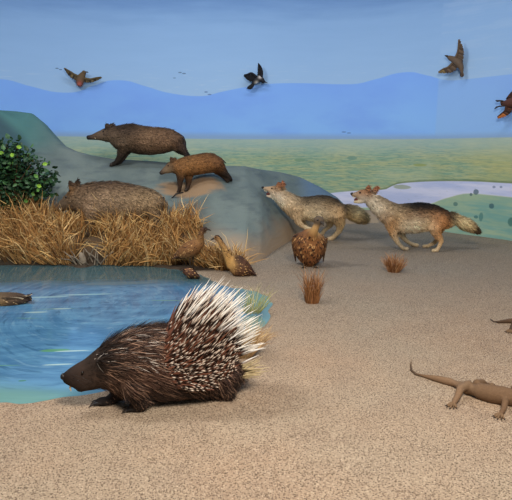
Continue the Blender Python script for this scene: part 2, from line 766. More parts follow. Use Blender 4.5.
c = t.mix(ridge, c, lin((62, 86, 98)))
lowz = t.math('ADD', z, t.math('MULTIPLY', t.math('SUBTRACT', n1, 0.5), 0.5))
blue_r = t.math('MULTIPLY', t.ss(0.5, 0.8, x), t.ss(0.25, 0.5, z))
c = t.mix(t.math('MULTIPLY', blue_r, 0.6), c, lin((104, 134, 168)))
sandy = t.mix(fine, lin((150, 128, 106)), lin((196, 172, 144)))
c = t.mix(t.math('MULTIPLY', t.ss(0.46, 0.04, lowz), 0.95), c, sandy)
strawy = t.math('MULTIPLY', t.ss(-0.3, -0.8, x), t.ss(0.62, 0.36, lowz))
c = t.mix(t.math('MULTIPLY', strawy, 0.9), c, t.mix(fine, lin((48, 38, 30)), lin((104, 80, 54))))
# sand brushed on the ledge the young boar stands on
lx = t.math('DIVIDE', t.math('SUBTRACT', x, LEDGE.x - 0.0), 0.42)
ly = t.math('DIVIDE', t.math('SUBTRACT', y, LEDGE.y), 0.20)
rr = t.math('ADD', t.math('MULTIPLY', lx, lx), t.math('MULTIPLY', ly, ly))
rr = t.math('ADD', rr, t.math('MULTIPLY', t.math('SUBTRACT', n2, 0.5), 1.6))
c = t.mix(t.math('MULTIPLY', t.ss(1.2, 0.5, rr), 0.8), c, lin((164, 132, 98)))
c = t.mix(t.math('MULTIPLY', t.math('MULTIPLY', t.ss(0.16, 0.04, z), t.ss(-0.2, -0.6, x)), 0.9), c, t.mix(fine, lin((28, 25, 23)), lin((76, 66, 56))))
c = t.mix(t.math('MULTIPLY', t.ss(0.5, 0.7, fine), 0.2), c, lin((80, 84, 88)))
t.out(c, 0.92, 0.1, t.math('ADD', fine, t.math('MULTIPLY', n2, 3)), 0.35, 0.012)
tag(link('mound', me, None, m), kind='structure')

# ------------------------------------------------------------------ setting: painted wall
zs = np.linspace(-0.1, 4.9, 40)
nW = len(wl)
V = np.array([[p[0], p[1], zz] for zz in zs for p in wl])
T = []
for j in range(len(zs) - 1):
    for i in range(nW - 1):
        a = j * nW + i
        T += [(a, a + 1, a + nW + 1), (a, a + nW + 1, a + nW)]
me = mesh_np('wall_back', V, np.array(T)[:, ::-1])
uv = me.uv_layers.new(name='UVMap')
li = np.empty(len(me.loops), np.int32)
me.loops.foreach_get('vertex_index', li)
uvv = np.array([[arc[k % nW], V[k, 2]] for k in range(len(V))])
uv.data.foreach_set('uv', uvv[li].astype(np.float32).ravel())

m, t = new_mat('mural')
uvn = t.n('ShaderNodeUVMap', uv_map='UVMap').outputs[0]
sep = t.n('ShaderNodeSeparateXYZ')
t.put(sep.inputs[0], uvn)
S, Z = sep.outputs['X'], sep.outputs['Y']
SMIN, SMAX = float(arc[0]), float(arc[-1])
sn = t.math('DIVIDE', t.math('SUBTRACT', S, SMIN), SMAX - SMIN)


def contour(pts):
    """height of a painted outline along the wall"""
    q = sorted([wall_hit(a, b)[:2] for a, b in pts])
    nd = t.n('ShaderNodeFloatCurve')
    cv = nd.mapping.curves[0]
    nd.mapping.use_clip = False
    xs = [(s - SMIN) / (SMAX - SMIN) for s, _ in q]
    zs_ = [z_ / 4.0 for _, z_ in q]
    full = [(0.0, zs_[0])] + list(zip(xs, zs_)) + [(1.0, zs_[-1])]
    cv.points[0].location = full[0]
    cv.points[1].location = full[-1]
    for a, b in full[1:-1]:
        cv.points.new(a, b)
    for p_ in cv.points:
        p_.handle_type = 'AUTO_CLAMPED'
    nd.mapping.update()
    t.put(nd.inputs['Value'], sn)
    return t.math('MULTIPLY', nd.outputs[0], 4.0)


def zat(py):
    return wall_hit(256, py)[1]


streak = t.noise(t.scaled(uvn, (0.8, 6, 1)), 1.4, 5, 0.6)
streak2 = t.noise(t.scaled(uvn, (1.6, 14, 1)), 2.2, 4, 0.6)
patch = t.noise(t.scaled(uvn, (0.7, 1.6, 1)), 1.3, 4)
brush = t.noise(t.scaled(uvn, (4, 26, 1)), 2.0, 4, 0.65)
# sky paint
zz = t.math('DIVIDE', t.math('SUBTRACT', Z, zat(100)), zat(0) - zat(100))
zz = t.math('ADD', zz, t.math('MULTIPLY', t.math('SUBTRACT', streak, 0.5), 0.25))
c = t.ramp(zz, [(0.0, lin((160, 196, 236))), (0.4, lin((148, 186, 230))), (0.75, lin((136, 174, 220))), (1.0, lin((108, 146, 198)))])
c = t.mix(t.math('MULTIPLY', t.math('MULTIPLY', t.ss(0.55, 0.75, streak2), t.ss(0.5, 0.1, zz)), 0.5), c, lin((182, 208, 236)))
# mountains
mh = contour([(-60, 76), (0, 79), (30, 86), (65, 92.5), (95, 85), (117, 80), (145, 86), (170, 93), (200, 96), (220, 92), (245, 87), (266, 84),
              (296, 83), (351, 84), (376, 79), (406, 72), (426, 75), (456, 80), (485, 77), (512, 74), (560, 70)])
below = t.math('SUBTRACT', mh, Z)
mcol = t.mix(t.ss(0.0, 0.75, below), lin((130, 178, 250)), lin((140, 192, 255)))
mcol = t.mix(t.math('MULTIPLY', t.ss(0.4, 0.7, patch), 0.6), mcol, lin((124, 168, 248)))
s438 = wall_hit(438, 90)[0]
panel = t.ss(s438 - 0.02, s438 + 0.02, S)
mcol = t.mix(t.math('MULTIPLY', panel, 0.45), mcol, lin((150, 190, 236)))
c = t.mix(t.math('MULTIPLY', t.math('MULTIPLY', panel, t.ss(0.45, 0.65, streak)), 0.3), c, lin((170, 200, 234)))
c = t.mix(t.ss(-0.004, 0.008, below), c, mcol)
# far haze line and plain
hz = contour([(-60, 131), (60, 133), (256, 135), (400, 136), (512, 134), (560, 133)])
c = t.mix(t.ss(-0.06, 0.04, t.math('SUBTRACT', hz, Z)), c, lin((140, 174, 216)))
pl = contour([(-60, 134), (60, 136), (256, 139), (400, 139), (512, 137), (560, 136)])
dp = t.math('SUBTRACT', pl, Z)
f1 = t.noise(t.scaled(uvn, (0.9, 7, 1)), 2.0, 5, 0.62)
g = t.mix(t.ss(0.38, 0.62, f1), lin((138, 172, 148)), lin((172, 184, 144)))
g = t.mix(t.math('MULTIPLY', t.ss(0.46, 0.62, brush), 0.7), g, lin((108, 148, 138)))
g = t.mix(t.math('MULTIPLY', t.ss(0.5, 0.7, streak2), 0.5), g, lin((196, 200, 156)))
ryel = t.math('MULTIPLY', t.ss(2.2, 3.6, S), t.ss(0.35, 0.6, patch))
g = t.mix(t.math('MULTIPLY', ryel, 0.6), g, lin((184, 180, 106)))
thin = t.noise(t.scaled(uvn, (2.5, 60, 1)), 1.6, 3, 0.6)
g = t.mix(t.math('MULTIPLY', t.ss(0.56, 0.66, thin), 0.55), g, lin((96, 134, 124)))
g = t.mix(t.math('MULTIPLY', t.ss(0.42, 0.34, thin), 0.45), g, lin((206, 212, 172)))
g = t.mix(t.math('MULTIPLY', t.ss(0.34, 0.0, dp), 0.75), g, lin((164, 190, 190)))
g = t.mix(t.math('MULTIPLY', t.ss(0.45, 0.7, patch), 0.35), g, lin((190, 204, 178)))
c = t.mix(t.ss(-0.006, 0.012, dp), c, g)
# river
lt = contour([(300, 199), (318, 195), (350, 191), (385, 189), (396, 184), (420, 181.5), (470, 181), (512, 183), (560, 184)])
lb = contour([(300, 201), (320, 204), (350, 207), (400, 206.5), (428, 204), (446, 198), (476, 193.5), (512, 197), (560, 200)])
inl = t.math('MULTIPLY', t.ss(-0.008, 0.01, t.math('SUBTRACT', lt, Z)), t.ss(-0.01, 0.006, t.math('SUBTRACT', Z, lb)))
inl = t.math('MULTIPLY', inl, t.ss(0.25, 0.5, S))
lake = t.mix(t.ss(0.35, 0.65, streak), lin((184, 198, 238)), lin((214, 220, 248)))
lake = t.mix(t.math('MULTIPLY', t.ss(0.6, 0.7, brush), 0.4), lake, lin((150, 168, 170)))
c = t.mix(inl, c, lake)
lo_ = t.math('SUBTRACT', lt, Z)
olive = t.math('MULTIPLY', t.math('MULTIPLY', t.ss(-0.03, -0.008, t.math('ADD', lo_, t.math('MULTIPLY', t.math('SUBTRACT', brush, 0.5), 0.03))), t.ss(0.012, 0.0, lo_)), t.ss(1.2, 1.8, S))
c = t.mix(t.math('MULTIPLY', olive, 0.75), c, lin((110, 128, 92)))
# near bank
dn = t.math('SUBTRACT', lb, Z)
bank = t.mix(t.ss(0.42, 0.58, f1), lin((136, 178, 168)), lin((164, 190, 164)))
bank = t.mix(t.math('MULTIPLY', t.ss(0.16, 0.02, dn), 0.55), bank, lin((184, 198, 158)))
bank = t.mix(t.math('MULTIPLY', t.ss(0.4, 0.65, patch), 0.5), bank, lin((102, 160, 158)))
c = t.mix(t.ss(-0.004, 0.01, dn), c, bank)
edge = t.math('MULTIPLY', t.ss(-0.006, 0.0, dn), t.ss(0.012, 0.004, dn))
c = t.mix(t.math('MULTIPLY', edge, 0.6), c, lin((214, 220, 226)))


def blotch(px, py, rx, ry, col, k=0.8):
    s0, z0, _, _ = wall_hit(px, py)
    mp = 1.0 / 66
    a = t.math('DIVIDE', t.math('SUBTRACT', S, s0), rx * mp)
    b = t.math('DIVIDE', t.math('SUBTRACT', Z, z0), ry * mp)
    r = t.math('ADD', t.math('MULTIPLY', a, a), t.math('MULTIPLY', b, b))
    r = t.math('ADD', r, t.math('MULTIPLY', t.math('SUBTRACT', brush, 0.5), 0.9))
    return lambda cc: t.mix(t.math('MULTIPLY', t.ss(1.25, 0.6, r), k), cc, lin(col))


for b_ in [(476, 192, 2.6, 2.6, (74, 104, 118)), (455.5, 204, 2.2, 2.0, (84, 124, 122)), (491.5, 206, 2.4, 2.4, (62, 100, 112)),
           (476, 217, 2.0, 1.5, (70, 120, 122)), (481, 217, 2.0, 4.0, (84, 134, 132)), (511, 222, 3, 4, (70, 118, 112)),
           (471, 194.5, 1.4, 1.4, (84, 110, 120)), (494, 187, 1.5, 1.2, (130, 146, 176)), (501, 187, 1.3, 1.0, (130, 146, 176)),
           (402, 187, 9, 2.2, (150, 164, 140)), (352, 158, 5, 2.2, (118, 154, 140)), (300, 160, 6, 1.6, (118, 154, 130)), (420, 165, 7, 1.3, (150, 164, 104)),
           (57, 68.3, 1.6, 0.5, (70, 92, 120)), (60.5, 69.6, 1.5, 0.5, (70, 92, 120)), (180, 72.5, 1.8, 0.6, (80, 104, 140)), (184, 73.5, 2.0, 0.6, (80, 104, 140)),
           (174.5, 78, 1.5, 0.5, (96, 124, 168)), (206, 92, 1.8, 0.7, (90, 116, 170)), (209.5, 94.5, 2.0, 0.6, (90, 116, 170)),
           (344, 132, 2.4, 0.6, (96, 126, 180)), (349, 133, 2.2, 0.6, (96, 126, 180))]:
    c = blotch(*b_)(c)
t.out(c, 0.75, 0.15, brush, 0.05, 0.004)
tag(link('wall_back', me, None, m), kind='structure')

# ------------------------------------------------------------------ pond
outer = pond_s + 0.0
bmw = bmesh.new()
ctr = pond_s.mean(0)
vv = []
for p_ in pond_s:
    d_ = p_ - ctr
    d_ = d_ / np.linalg.norm(d_)
    vv.append(bmw.verts.new((p_[0] + d_[0] * 0.05, p_[1] + d_[1] * 0.05, -0.022)))
bmw.faces.new(vv)
bmesh.ops.triangulate(bmw, faces=bmw.faces[:])
bmesh.ops.recalc_face_normals(bmw, faces=bmw.faces[:])
if sum(f.normal.z for f in bmw.faces) < 0:
    bmesh.ops.reverse_faces(bmw, faces=bmw.faces[:])
me = bpy.data.meshes.new('pond')
bmw.to_mesh(me)
bmw.free()
m, t = new_mat('painted_water')
ob = t.obj()
sep = t.n('ShaderNodeSeparateXYZ')
t.put(sep.inputs[0], ob)
X, Y = sep.outputs['X'], sep.outputs['Y']
warp = t.noise(ob, 0.9, 2, 0.5, 'Color')
vadd = t.n('ShaderNodeVectorMath', operation='MULTIPLY_ADD')
t.put(vadd.inputs[0], warp)
vadd.inputs[1].default_value = (0.5, 0.5, 0)
t.put(vadd.inputs[2], ob)
wv = vadd.outputs[0]
# strokes swept round the middle of the pond
cx_ = t.math('ADD', X, 1.15)
cy_ = t.math('MULTIPLY', t.math('SUBTRACT', Y, 4.35), 0.75)
rad = t.math('SQRT', t.math('ADD', t.math('MULTIPLY', cx_, cx_), t.math('MULTIPLY', cy_, cy_)))
th = t.math('ARCTAN2', cy_, cx_)
cmb = t.n('ShaderNodeCombineXYZ')
t.put(cmb.inputs[0], t.math('MULTIPLY', t.math('COSINE', th), 0.9))
t.put(cmb.inputs[1], t.math('MULTIPLY', rad, 5.5))
t.put(cmb.inputs[2], t.math('MULTIPLY', t.math('SINE', th), 0.9))
w2 = t.n('ShaderNodeVectorMath', operation='MULTIPLY_ADD')
t.put(w2.inputs[0], warp)
w2.inputs[1].default_value = (0.3, 1.2, 0.3)
t.put(w2.inputs[2], cmb.outputs[0])
swirl = w2.outputs[0]
s1 = t.noise(t.scaled(wv, (0.7, 6, 1), (0, 0, 0.05)), 2.0, 5, 0.62)
sw = t.noise(swirl, 1.5, 5, 0.62)
s1 = t.math('ADD', t.math('MULTIPLY', s1, 0.45), t.math('MULTIPLY', sw, 0.55))
s2 = t.noise(swirl, 3.2, 4, 0.6)
s3 = t.noise(t.scaled(ob, (0.6, 10, 1), (0, 0, 0.08)), 1.7, 2, 0.5)
big = t.noise(ob, 0.9, 2)
c = t.mix(t.ss(0.35, 0.66, s1), lin((66, 112, 152)), lin((98, 150, 186)))
c = t.mix(t.math('MULTIPLY', t.ss(0.56, 0.70, s2), 0.35), c, lin((140, 182, 204)))
c = t.mix(t.math('MULTIPLY', t.ss(0.44, 0.32, s2), 0.6), c, lin((46, 88, 126)))
c = t.mix(t.math('MULTIPLY', t.ss(0.66, 0.72, s3), 0.75), c, lin((104, 158, 128)))
# grey green far bank, partly a painted grass reflection; green shallows near and right
yb = t.math('ADD', Y, t.math('MULTIPLY', t.math('SUBTRACT', big, 0.5), 0.5))
c = t.mix(t.math('MULTIPLY', t.ss(4.75, 5.15, yb), 0.92), c, t.mix(s1, lin((52, 82, 88)), lin((86, 112, 112))))
near = t.math('ADD', Y, t.math('MULTIPLY', X, 0.21))
near = t.math('ADD', near, t.math('MULTIPLY', t.math('SUBTRACT', s1, 0.5), 0.35))
c = t.mix(t.math('MULTIPLY', t.ss(2.68, 2.40, near), 0.8), c, lin((112, 158, 140)))
c = t.mix(t.math('MULTIPLY', t.ss(-0.25, 0.0, X), 0.75), c, lin((116, 150, 132)))
def stroke(cc, px, py, hl, hw, col, k=0.85):
    g_ = G0(px, py)
    m1 = 1.0 / 560 * (g_.y * CP + 0.26)
    a_ = t.math('DIVIDE', t.math('SUBTRACT', X, g_.x), hl * m1)
    b_ = t.math('DIVIDE', t.math('SUBTRACT', t.math('SUBTRACT', Y, g_.y), t.math('MULTIPLY', t.math('SUBTRACT', X, g_.x), 0.10)), hw * m1 * g_.y / 1.3)
    r_ = t.math('ADD', t.math('MULTIPLY', a_, a_), t.math('MULTIPLY', b_, b_))
    r_ = t.math('ADD', r_, t.math('MULTIPLY', t.math('SUBTRACT', s1, 0.5), 1.2))
    return t.mix(t.math('MULTIPLY', t.ss(1.3, 0.6, r_), k), cc, lin(col))


for st_ in [(55, 347, 15, 1.6, (92, 152, 104)), (72, 347.6, 17, 0.7, (176, 206, 200)), (58, 361, 15, 0.7, (176, 206, 200)), (22, 377, 4, 0.9, (70, 126, 92)),
            (48, 294.5, 20, 0.7, (150, 196, 208)), (85, 292, 30, 0.6, (150, 196, 208)), (36, 309.5, 12, 0.8, (158, 192, 196)), (62, 306, 9, 0.6, (158, 192, 196)), (118, 281, 34, 1.6, (96, 126, 140))]:
    c = stroke(c, *st_)
bmpn = t.math('ADD', s1, t.math('MULTIPLY', s2, 0.6))
t.out(c, 0.10, 0.5, bmpn, 0.06, 0.02)
pond_o = link('pond', me, None, m)
tag(pond_o, 'blue painted pond with pale streaks and a green rim, left of the sand', 'pond')


# ------------------------------------------------------------------ grasses
def blades(roots, dirs, lens, widths, cols, bend=0.35, cj=0.25):
    """curved tapering blades, 3 segments; arrays of n"""
    n = len(roots)
    lens = lens[:, None]
    d0 = unit(dirs)
    hz_ = unit(np.stack([rng.normal(0, 1, n), rng.normal(0, 1, n), np.full(n, -0.35)], 1))
    d1 = unit(d0 + hz_ * (bend * rng.uniform(0.2, 1.0, n))[:, None])
    d2 = unit(d1 + hz_ * (bend * rng.uniform(0.4, 1.8, n))[:, None])
    p0 = roots
    p1 = p0 + d0 * lens * 0.36
    p2 = p1 + d1 * lens * 0.34
    p3 = p2 + d2 * lens * 0.3
    view = np.array([0.15, -1, 0.25])
    ax = unit(np.cross(d0, view + rng.normal(0, 0.55, (n, 3)))) * widths[:, None]
    V = np.stack([p0 - ax, p0 + ax, p1 - ax * .85, p1 + ax * .85, p2 - ax * .55, p2 + ax * .55, p3], 1).reshape(-1, 3)
    b = np.arange(n)[:, None] * 7
    T = np.stack([b + np.array(k) for k in ([0, 1, 3], [0, 3, 2], [2, 3, 5], [2, 5, 4], [4, 5, 6])], 1).reshape(-1, 3)
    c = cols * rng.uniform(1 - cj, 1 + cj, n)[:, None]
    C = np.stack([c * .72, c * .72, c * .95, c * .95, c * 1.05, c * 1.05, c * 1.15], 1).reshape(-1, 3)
    return V, T, np.clip(C, 0, 1)


def pal(cols, n, wts=None):
    a = np.array([lin(c_) for c_ in cols])
    return a[rng.choice(len(a), n, p=wts)]


STRAW = [(194, 152, 96), (172, 128, 78), (140, 100, 60), (226, 194, 140), (96, 70, 46)]

# the strip of dry grass on the far bank of the pond
n = 8500
gx = rng.uniform(-4.3, -0.14, n)
edge_y = np.interp(gx, [-4.3, -0.95, -0.6, -0.35, -0.1], [5.71, 5.70, 5.62, 5.40, 5.24])
dep = rng.beta(0.9, 1.3, n)
depth_w = np.interp(gx, [-4.3, -2.8, -2.3, -1.6, -0.9, -0.5, -0.1], [0.62, 0.58, 0.46, 0.44, 0.44, 0.42, 0.25])
edge_y = edge_y + np.array([0.11 * nz(q_, 3.3, 4.0, 5.0) + 0.05 * nz(q_, 1.0, 13.0, 8.0) for q_ in gx])
gy = edge_y + 0.02 + dep * depth_w
gz = terrain(gx, gy) - 0.01
# clumped: drop roots in gaps
cl = np.array([nz(a, b, 3.1, 2.0) for a, b in zip(gx, gy)])
gap = (np.abs(gx + 1.74) < 0.13) & (dep < 0.55)
keepm = (cl > -0.28) & ~gap
gx, gy, gz, dep = gx[keepm], gy[keepm], gz[keepm], dep[keepm]
n = len(gx)
lean = np.array([nz(a, b, 1.3, 9.0) for a, b in zip(gx, gy)])
dirs = np.stack([lean * 1.5 + rng.normal(0, 0.33, n), -0.32 + rng.normal(0, 0.3, n), np.full(n, 1.0)], 1)
L = np.interp(gx, [-4.3, -2.6, -2.2, -1.5, -1.0, -0.5, -0.15], [0.30, 0.29, 0.27, 0.30, 0.30, 0.30, 0.24]) * rng.uniform(0.4, 1.3, n)
W = rng.uniform(0.0028, 0.0056, n)
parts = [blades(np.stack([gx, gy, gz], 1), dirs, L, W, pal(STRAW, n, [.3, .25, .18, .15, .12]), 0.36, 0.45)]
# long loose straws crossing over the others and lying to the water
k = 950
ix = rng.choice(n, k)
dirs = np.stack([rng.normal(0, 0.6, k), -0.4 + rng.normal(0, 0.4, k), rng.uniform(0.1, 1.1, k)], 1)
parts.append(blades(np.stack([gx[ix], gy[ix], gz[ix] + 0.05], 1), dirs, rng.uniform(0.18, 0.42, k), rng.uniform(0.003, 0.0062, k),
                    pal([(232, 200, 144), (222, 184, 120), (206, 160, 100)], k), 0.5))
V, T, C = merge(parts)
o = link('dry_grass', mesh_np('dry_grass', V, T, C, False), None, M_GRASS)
tag(o, 'dense strip of golden dry grass along the far bank of the pond', 'dry grass', kind='stuff')


def tuft(name, base, n, h, spread, cols, label, cat='grass tuft', lean=(0, 0), wid=0.003, bend=0.4, up=1.0, group=None, r0=0.03):
    a = rng.uniform(0, 2 * math.pi, n)
    r = np.sqrt(rng.random(n)) * r0
    roots = np.stack([np.cos(a) * r, np.sin(a) * r * 0.7, np.full(n, -0.008)], 1)
    wx = roots[:, 0] + base.x
    wy = roots[:, 1] + base.y
    roots[:, 2] = terrain(wx, wy) - base.z - 0.008
    dirs = np.stack([np.cos(a) * spread * rng.random(n) + lean[0] + rng.normal(0, .12, n), np.sin(a) * spread * rng.random(n) + lean[1] + rng.normal(0, .12, n), np.full(n, up)], 1)
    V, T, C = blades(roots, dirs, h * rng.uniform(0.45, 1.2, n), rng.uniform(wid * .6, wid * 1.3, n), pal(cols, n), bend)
    o = link(name, mesh_np(name, V, T, C, False), None, M_GRASS, base)
    return tag(o, label, cat, group)


RUST = [(170, 124, 84), (152, 104, 68), (188, 146, 106), (128, 86, 58)]
tuft('grass_tuft', GT(312, 303), 190, 0.29, 0.34, [(150, 104, 66), (172, 126, 84), (124, 82, 52)], 'upright brown dry grass tuft directly in front of the standing brown bird', r0=0.05, up=1.2)
tuft('grass_tuft', GT(394, 272), 300, 0.20, 0.75, RUST, 'small rusty dry grass tuft on sand in front of the rear wolf', r0=0.05)
tuft('grass_tuft', GT(240, 356), 420, 0.24, 0.6, [(196, 168, 124), (182, 150, 108), (206, 182, 140), (168, 136, 98)],
     'golden dry grass tuft growing behind the porcupine rump at pond edge', lean=(0.45, 0.1), r0=0.07, wid=0.0022)
tuft('grass_tuft', GT(252, 312), 90, 0.24, 0.7, [(170, 176, 110), (206, 196, 140), (150, 150, 90)],
     'thin greenish grass tuft at the green right end of the pond', lean=(0.3, 0.0), r0=0.07, wid=0.002)

# ------------------------------------------------------------------ leafy bush
bb = GT(16, 212)
bush = thing('leafy_bush', bb, 'dark green leafy bush behind the dry grass at the left edge', 'bush')
tb = Tubes()
LV, LT, LC = [], [], []
o_ = 0
tips = []
for k in range(44):
    ax_ = random.uniform(-42, 48)
    top = random.uniform(142, 205)
    if ax_ > 12:
        top = max(top, 148 + (ax_ - 12) * 0.9)
    a = bb + Vector((random.uniform(-.12, .12), random.uniform(-.1, .1), -0.03))
    e = P(14 + ax_ * 0.82, top, bb.y + random.uniform(-.2, .22))
    mpt = a.lerp(e, .5) + Vector((random.uniform(-.05, .05), random.uniform(-.05, .05), .06))
    tb.tube([(a, .010), (mpt, .007), (e, .003)])
    tips.append((a, mpt, e))
link('stems', tb.mesh('stems', bb), bush, M_STEM)
nl = 3600
for k in range(nl):
    a, mpt, e = random.choice(tips)
    u_ = random.random() ** 0.6
    c0 = a.lerp(mpt, u_ * 2) if u_ < .5 else mpt.lerp(e, u_ * 2 - 1)
    c0 = c0 + Vector((random.gauss(0, .06), random.gauss(0, .06), random.gauss(0, .05)))
    if c0.z < tz(c0.x, c0.y) + 0.02:
        continue
    d_ = Vector((random.gauss(0, 1), random.gauss(-.3, 1), random.gauss(.1, .7))).normalized()
    s_ = d_.cross(Vector((random.gauss(0, 1), random.gauss(0, 1), 1))).normalized()
    ll = random.uniform(.04, .075)
    ww = ll * .36
    nn_ = d_.cross(s_)
    pts = [c0, c0 + d_ * ll * .35 + s_ * ww, c0 + d_ * ll * .75 + s_ * ww * .7, c0 + d_ * ll - nn_ * ll * .12, c0 + d_ * ll * .75 - s_ * ww * .7, c0 + d_ * ll * .35 - s_ * ww]
    mid_ = c0 + d_ * ll * .5 - nn_ * ww * .25
    LV += [p_ - bb for p_ in pts] + [mid_ - bb]
    for q in range(6):
        LT.append((o_ + q, o_ + (q + 1) % 6, o_ + 6))
    o_ += 7
    colr = random.choices([(36, 68, 42), (50, 88, 52), (72, 112, 66), (26, 50, 34), (104, 142, 52), (86, 124, 92)], [.34, .28, .15, .19, .015, .025])[0]
    LC += [lin(colr)] * 7
link('foliage', mesh_np('foliage', np.array(LV), np.array(LT), np.array(LC), False), bush, M_LEAF)

# bright broad leaves that stand out at the front of the bush
for (a, b) in [(19, 147), (12, 155), (45, 164), (39, 186), (33, 194), (36, 176), (26, 201), (1, 153), (38, 190)]:
    c0 = P(a, b, bb.y - .27)
    lv, lt = [], []
    ang = random.uniform(0, 6.28)
    d_ = Vector((math.cos(ang), -.4, math.sin(ang) * .7)).normalized()
    s_ = d_.cross(Vector((0.2, -1, .3))).normalized()
    ll = .055
    pts = [c0 - d_ * ll * .5, c0 - d_ * ll * .15 + s_ * .021, c0 + d_ * ll * .25 + s_ * .016, c0 + d_ * ll * .5, c0 + d_ * ll * .25 - s_ * .016, c0 - d_ * ll * .15 - s_ * .021, c0 + Vector((0, .008, 0))]
    lm = mesh_np('leaf', np.array([p_ - bb for p_ in pts]), np.array([(q, (q + 1) % 6, 6) for q in range(6)]),
                 np.array([lin((128, 172, 50) if b < 170 or a == 39 else (104, 156, 76))] * 7), False)
    tag(link('leaf', lm, bush, M_LEAF), 'bright green leaf')

# dead twigs in the gap of the grass
tw = Vector((-1.76, 5.66, 0))
tw.z = tz(tw.x, tw.y)
twigs = Tubes()
for k in range(16):
    a = tw + Vector((random.uniform(-.14, .16), random.uniform(0, .1), .0))
    a.z = tz(a.x, a.y) - .005
    e = a + Vector((random.uniform(-.16, .16), random.uniform(-.12, .05), random.uniform(.03, .2)))
    twigs.tube([(a, .007), (a.lerp(e, .5) + Vector((0, 0, .02)), .006), (e, .003)])
twigs.ball(tw + Vector((-.05, .05, .06)), .035, .03, .07, 0.3)
tag(link('driftwood', twigs.mesh('driftwood', tw), None, M_TWIG, tw), 'grey driftwood stump with thin bare twigs in a gap of the dry grass', 'driftwood')

# thin bent root on the mound under the young boar
rt = GT(175, 198)
tt = Tubes()
tt.tube([(P(171, 199, rt.y - .02), .006), (P(176, 194, rt.y), .01), (P(183, 192.5, rt.y + .03), .008)])
tag(link('twig', tt.mesh('twig', rt), None, M_NOSE, rt), 'short black bent twig on the mound below the young boar', 'twig')
#__ANIMALS__

# ================================================================== ANIMALS
def coat_beast(B, name, base, label, cat, spots, voxel, hair_n, hair_len, hair_w, flow, group=None, smooth=4, lift=0.3, jit=0.3,
               body_mat=None, hair_mat=None, hair_name='fur', cj=0.28, tipmul=1.2, skip=None, rootmul=.7, lenfun=None, colfun=None):
    root = thing(name, base, label, cat, group)
    me = B.finish(base, voxel, smooth)
    f = B.coat(spots)
    bw = np.array(B.base)
    set_cols(me, f(B.world))
    body = link('body', me, root, body_mat or M_FUR)
    if hair_n:
        p, nn = sample(me, hair_n)
        q = B.flatpx(p + bw)
        if skip is not None:
            k = ~skip(q)
            p, nn, q = p[k], nn[k], q[k]
        col = f(p + bw)
        if colfun is not None:
            col = colfun(col, q, nn)
        else:
            k = rng.random(len(p))[:, None]
            lum = col.mean(1)[:, None]
            pd = np.where(lum < .24, .24, .07)
            col = np.where(k < pd, col * .38, np.where(k > .82, np.minimum(col * 1.5, .85), col))
        fl = flow(q) if callable(flow) else np.tile(np.array(flow, float), (len(p), 1))
        ln = np.full(len(p), hair_len) if lenfun is None else lenfun(q)
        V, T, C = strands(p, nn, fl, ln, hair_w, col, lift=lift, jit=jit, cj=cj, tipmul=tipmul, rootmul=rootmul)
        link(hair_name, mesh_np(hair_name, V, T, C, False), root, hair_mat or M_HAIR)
    return root, body


def flow_field(ctrl, default=(1, 0, -0.25)):
    """hair direction from control points ((px,py),(dx,dz),sigma)"""
    sp = np.array([c[0] for c in ctrl], float)
    dv = np.array([(c[1][0], 0, c[1][1]) for c in ctrl], float)
    sg = np.array([c[2] for c in ctrl], float)

    def f(q):
        d2 = ((q[:, None] - sp[None]) ** 2).sum(2)
        wt = np.exp(-d2 / (2 * sg[None] ** 2))
        v = (wt[:, :, None] * dv[None]).sum(1) + 0.05 * np.array(default)
        return unit(v)
    return f


def both(fn):
    for s in (-1, 1):
        fn(s)


# ------------------------------------------------------------------ wolves
def wolf_face(root, base, nose_pt, nose_r, eyes, er):
    t_ = Tubes()
    t_.ball(nose_pt, nose_r * 1.1, nose_r, nose_r * .9)
    link('nose', t_.mesh('nose', Vector(base)), root, M_NOSE)
    for e_ in eyes:
        eye(root, base, e_, er)


# rear wolf, in profile
g1 = GT(404, 250); g2 = GT(436, 253)
yw = (g1.y + g2.y) / 2 + 0.02
B = Beast(380, yw, 440, yw + 0.02)
B.loft([((366, 193), (364, 201), .055), ((373, 193.5), (368, 206.5), .075), ((381, 196.5), (374, 214), .095), ((390, 201), (382, 222), .115), ((398, 204), (392, 230), .13),
        ((408, 203.3), (402, 233), .135), ((418.5, 202.3), (414, 233.5), .13), ((428, 203), (425, 231.5), .12), ((437, 205), (434, 231), .125), ((446, 209.5), (441, 230), .115),
        ((453, 215), (448, 228), .075)])
# head and muzzle
B.loft([((371, 191.5), (368, 204), .065), ((365, 189.2), (364, 202), .072), ((361, 189.5), (361, 201), .062), ((358, 191), (358.6, 199.8), .047), ((355, 192.2), (355.8, 197.6), .036), ((352, 192.6), (352.6, 196.8), .028)], .4)
B.loft([((362, 198), (363, 203.4), .045), ((357.6, 200), (358.4, 203.6), .030), ((354, 200.6), (354.6, 203.2), .022)], .4)
B.ear((366.8, 191), (368.4, 184.4), 2.5, -.045)
B.ear((373, 192), (378.6, 185.2), 2.5, .045)
# legs
B.limb([(440, 219, 9.5), (434, 228.5, 6.6), (437.5, 235, 4.0), (441.4, 241.5, 2.5), (438.6, 247.5, 1.9), (436.2, 252, 2.1)], -.075, True, (-1, 1.5))
B.limb([(441, 221, 8), (436, 232, 5.5), (438, 239, 3.0), (433.5, 243.2, 2.0), (428, 246, 1.8), (426, 247.4, 1.9)], .09, True, (-1, 1.3), .3)
B.limb([(389, 216, 7.5), (391, 226, 5.2), (394, 236, 3.2), (398, 243, 2.2), (402.5, 247.6, 1.9), (404, 249.6, 2.1)], -.085, True, (1, 1.5))
B.limb([(396, 222, 6), (401, 234, 3.6), (405.5, 240, 2.3), (410, 243.3, 2.0), (414.2, 246.5, 2.1)], .08, True, (1, 1.4), .25)
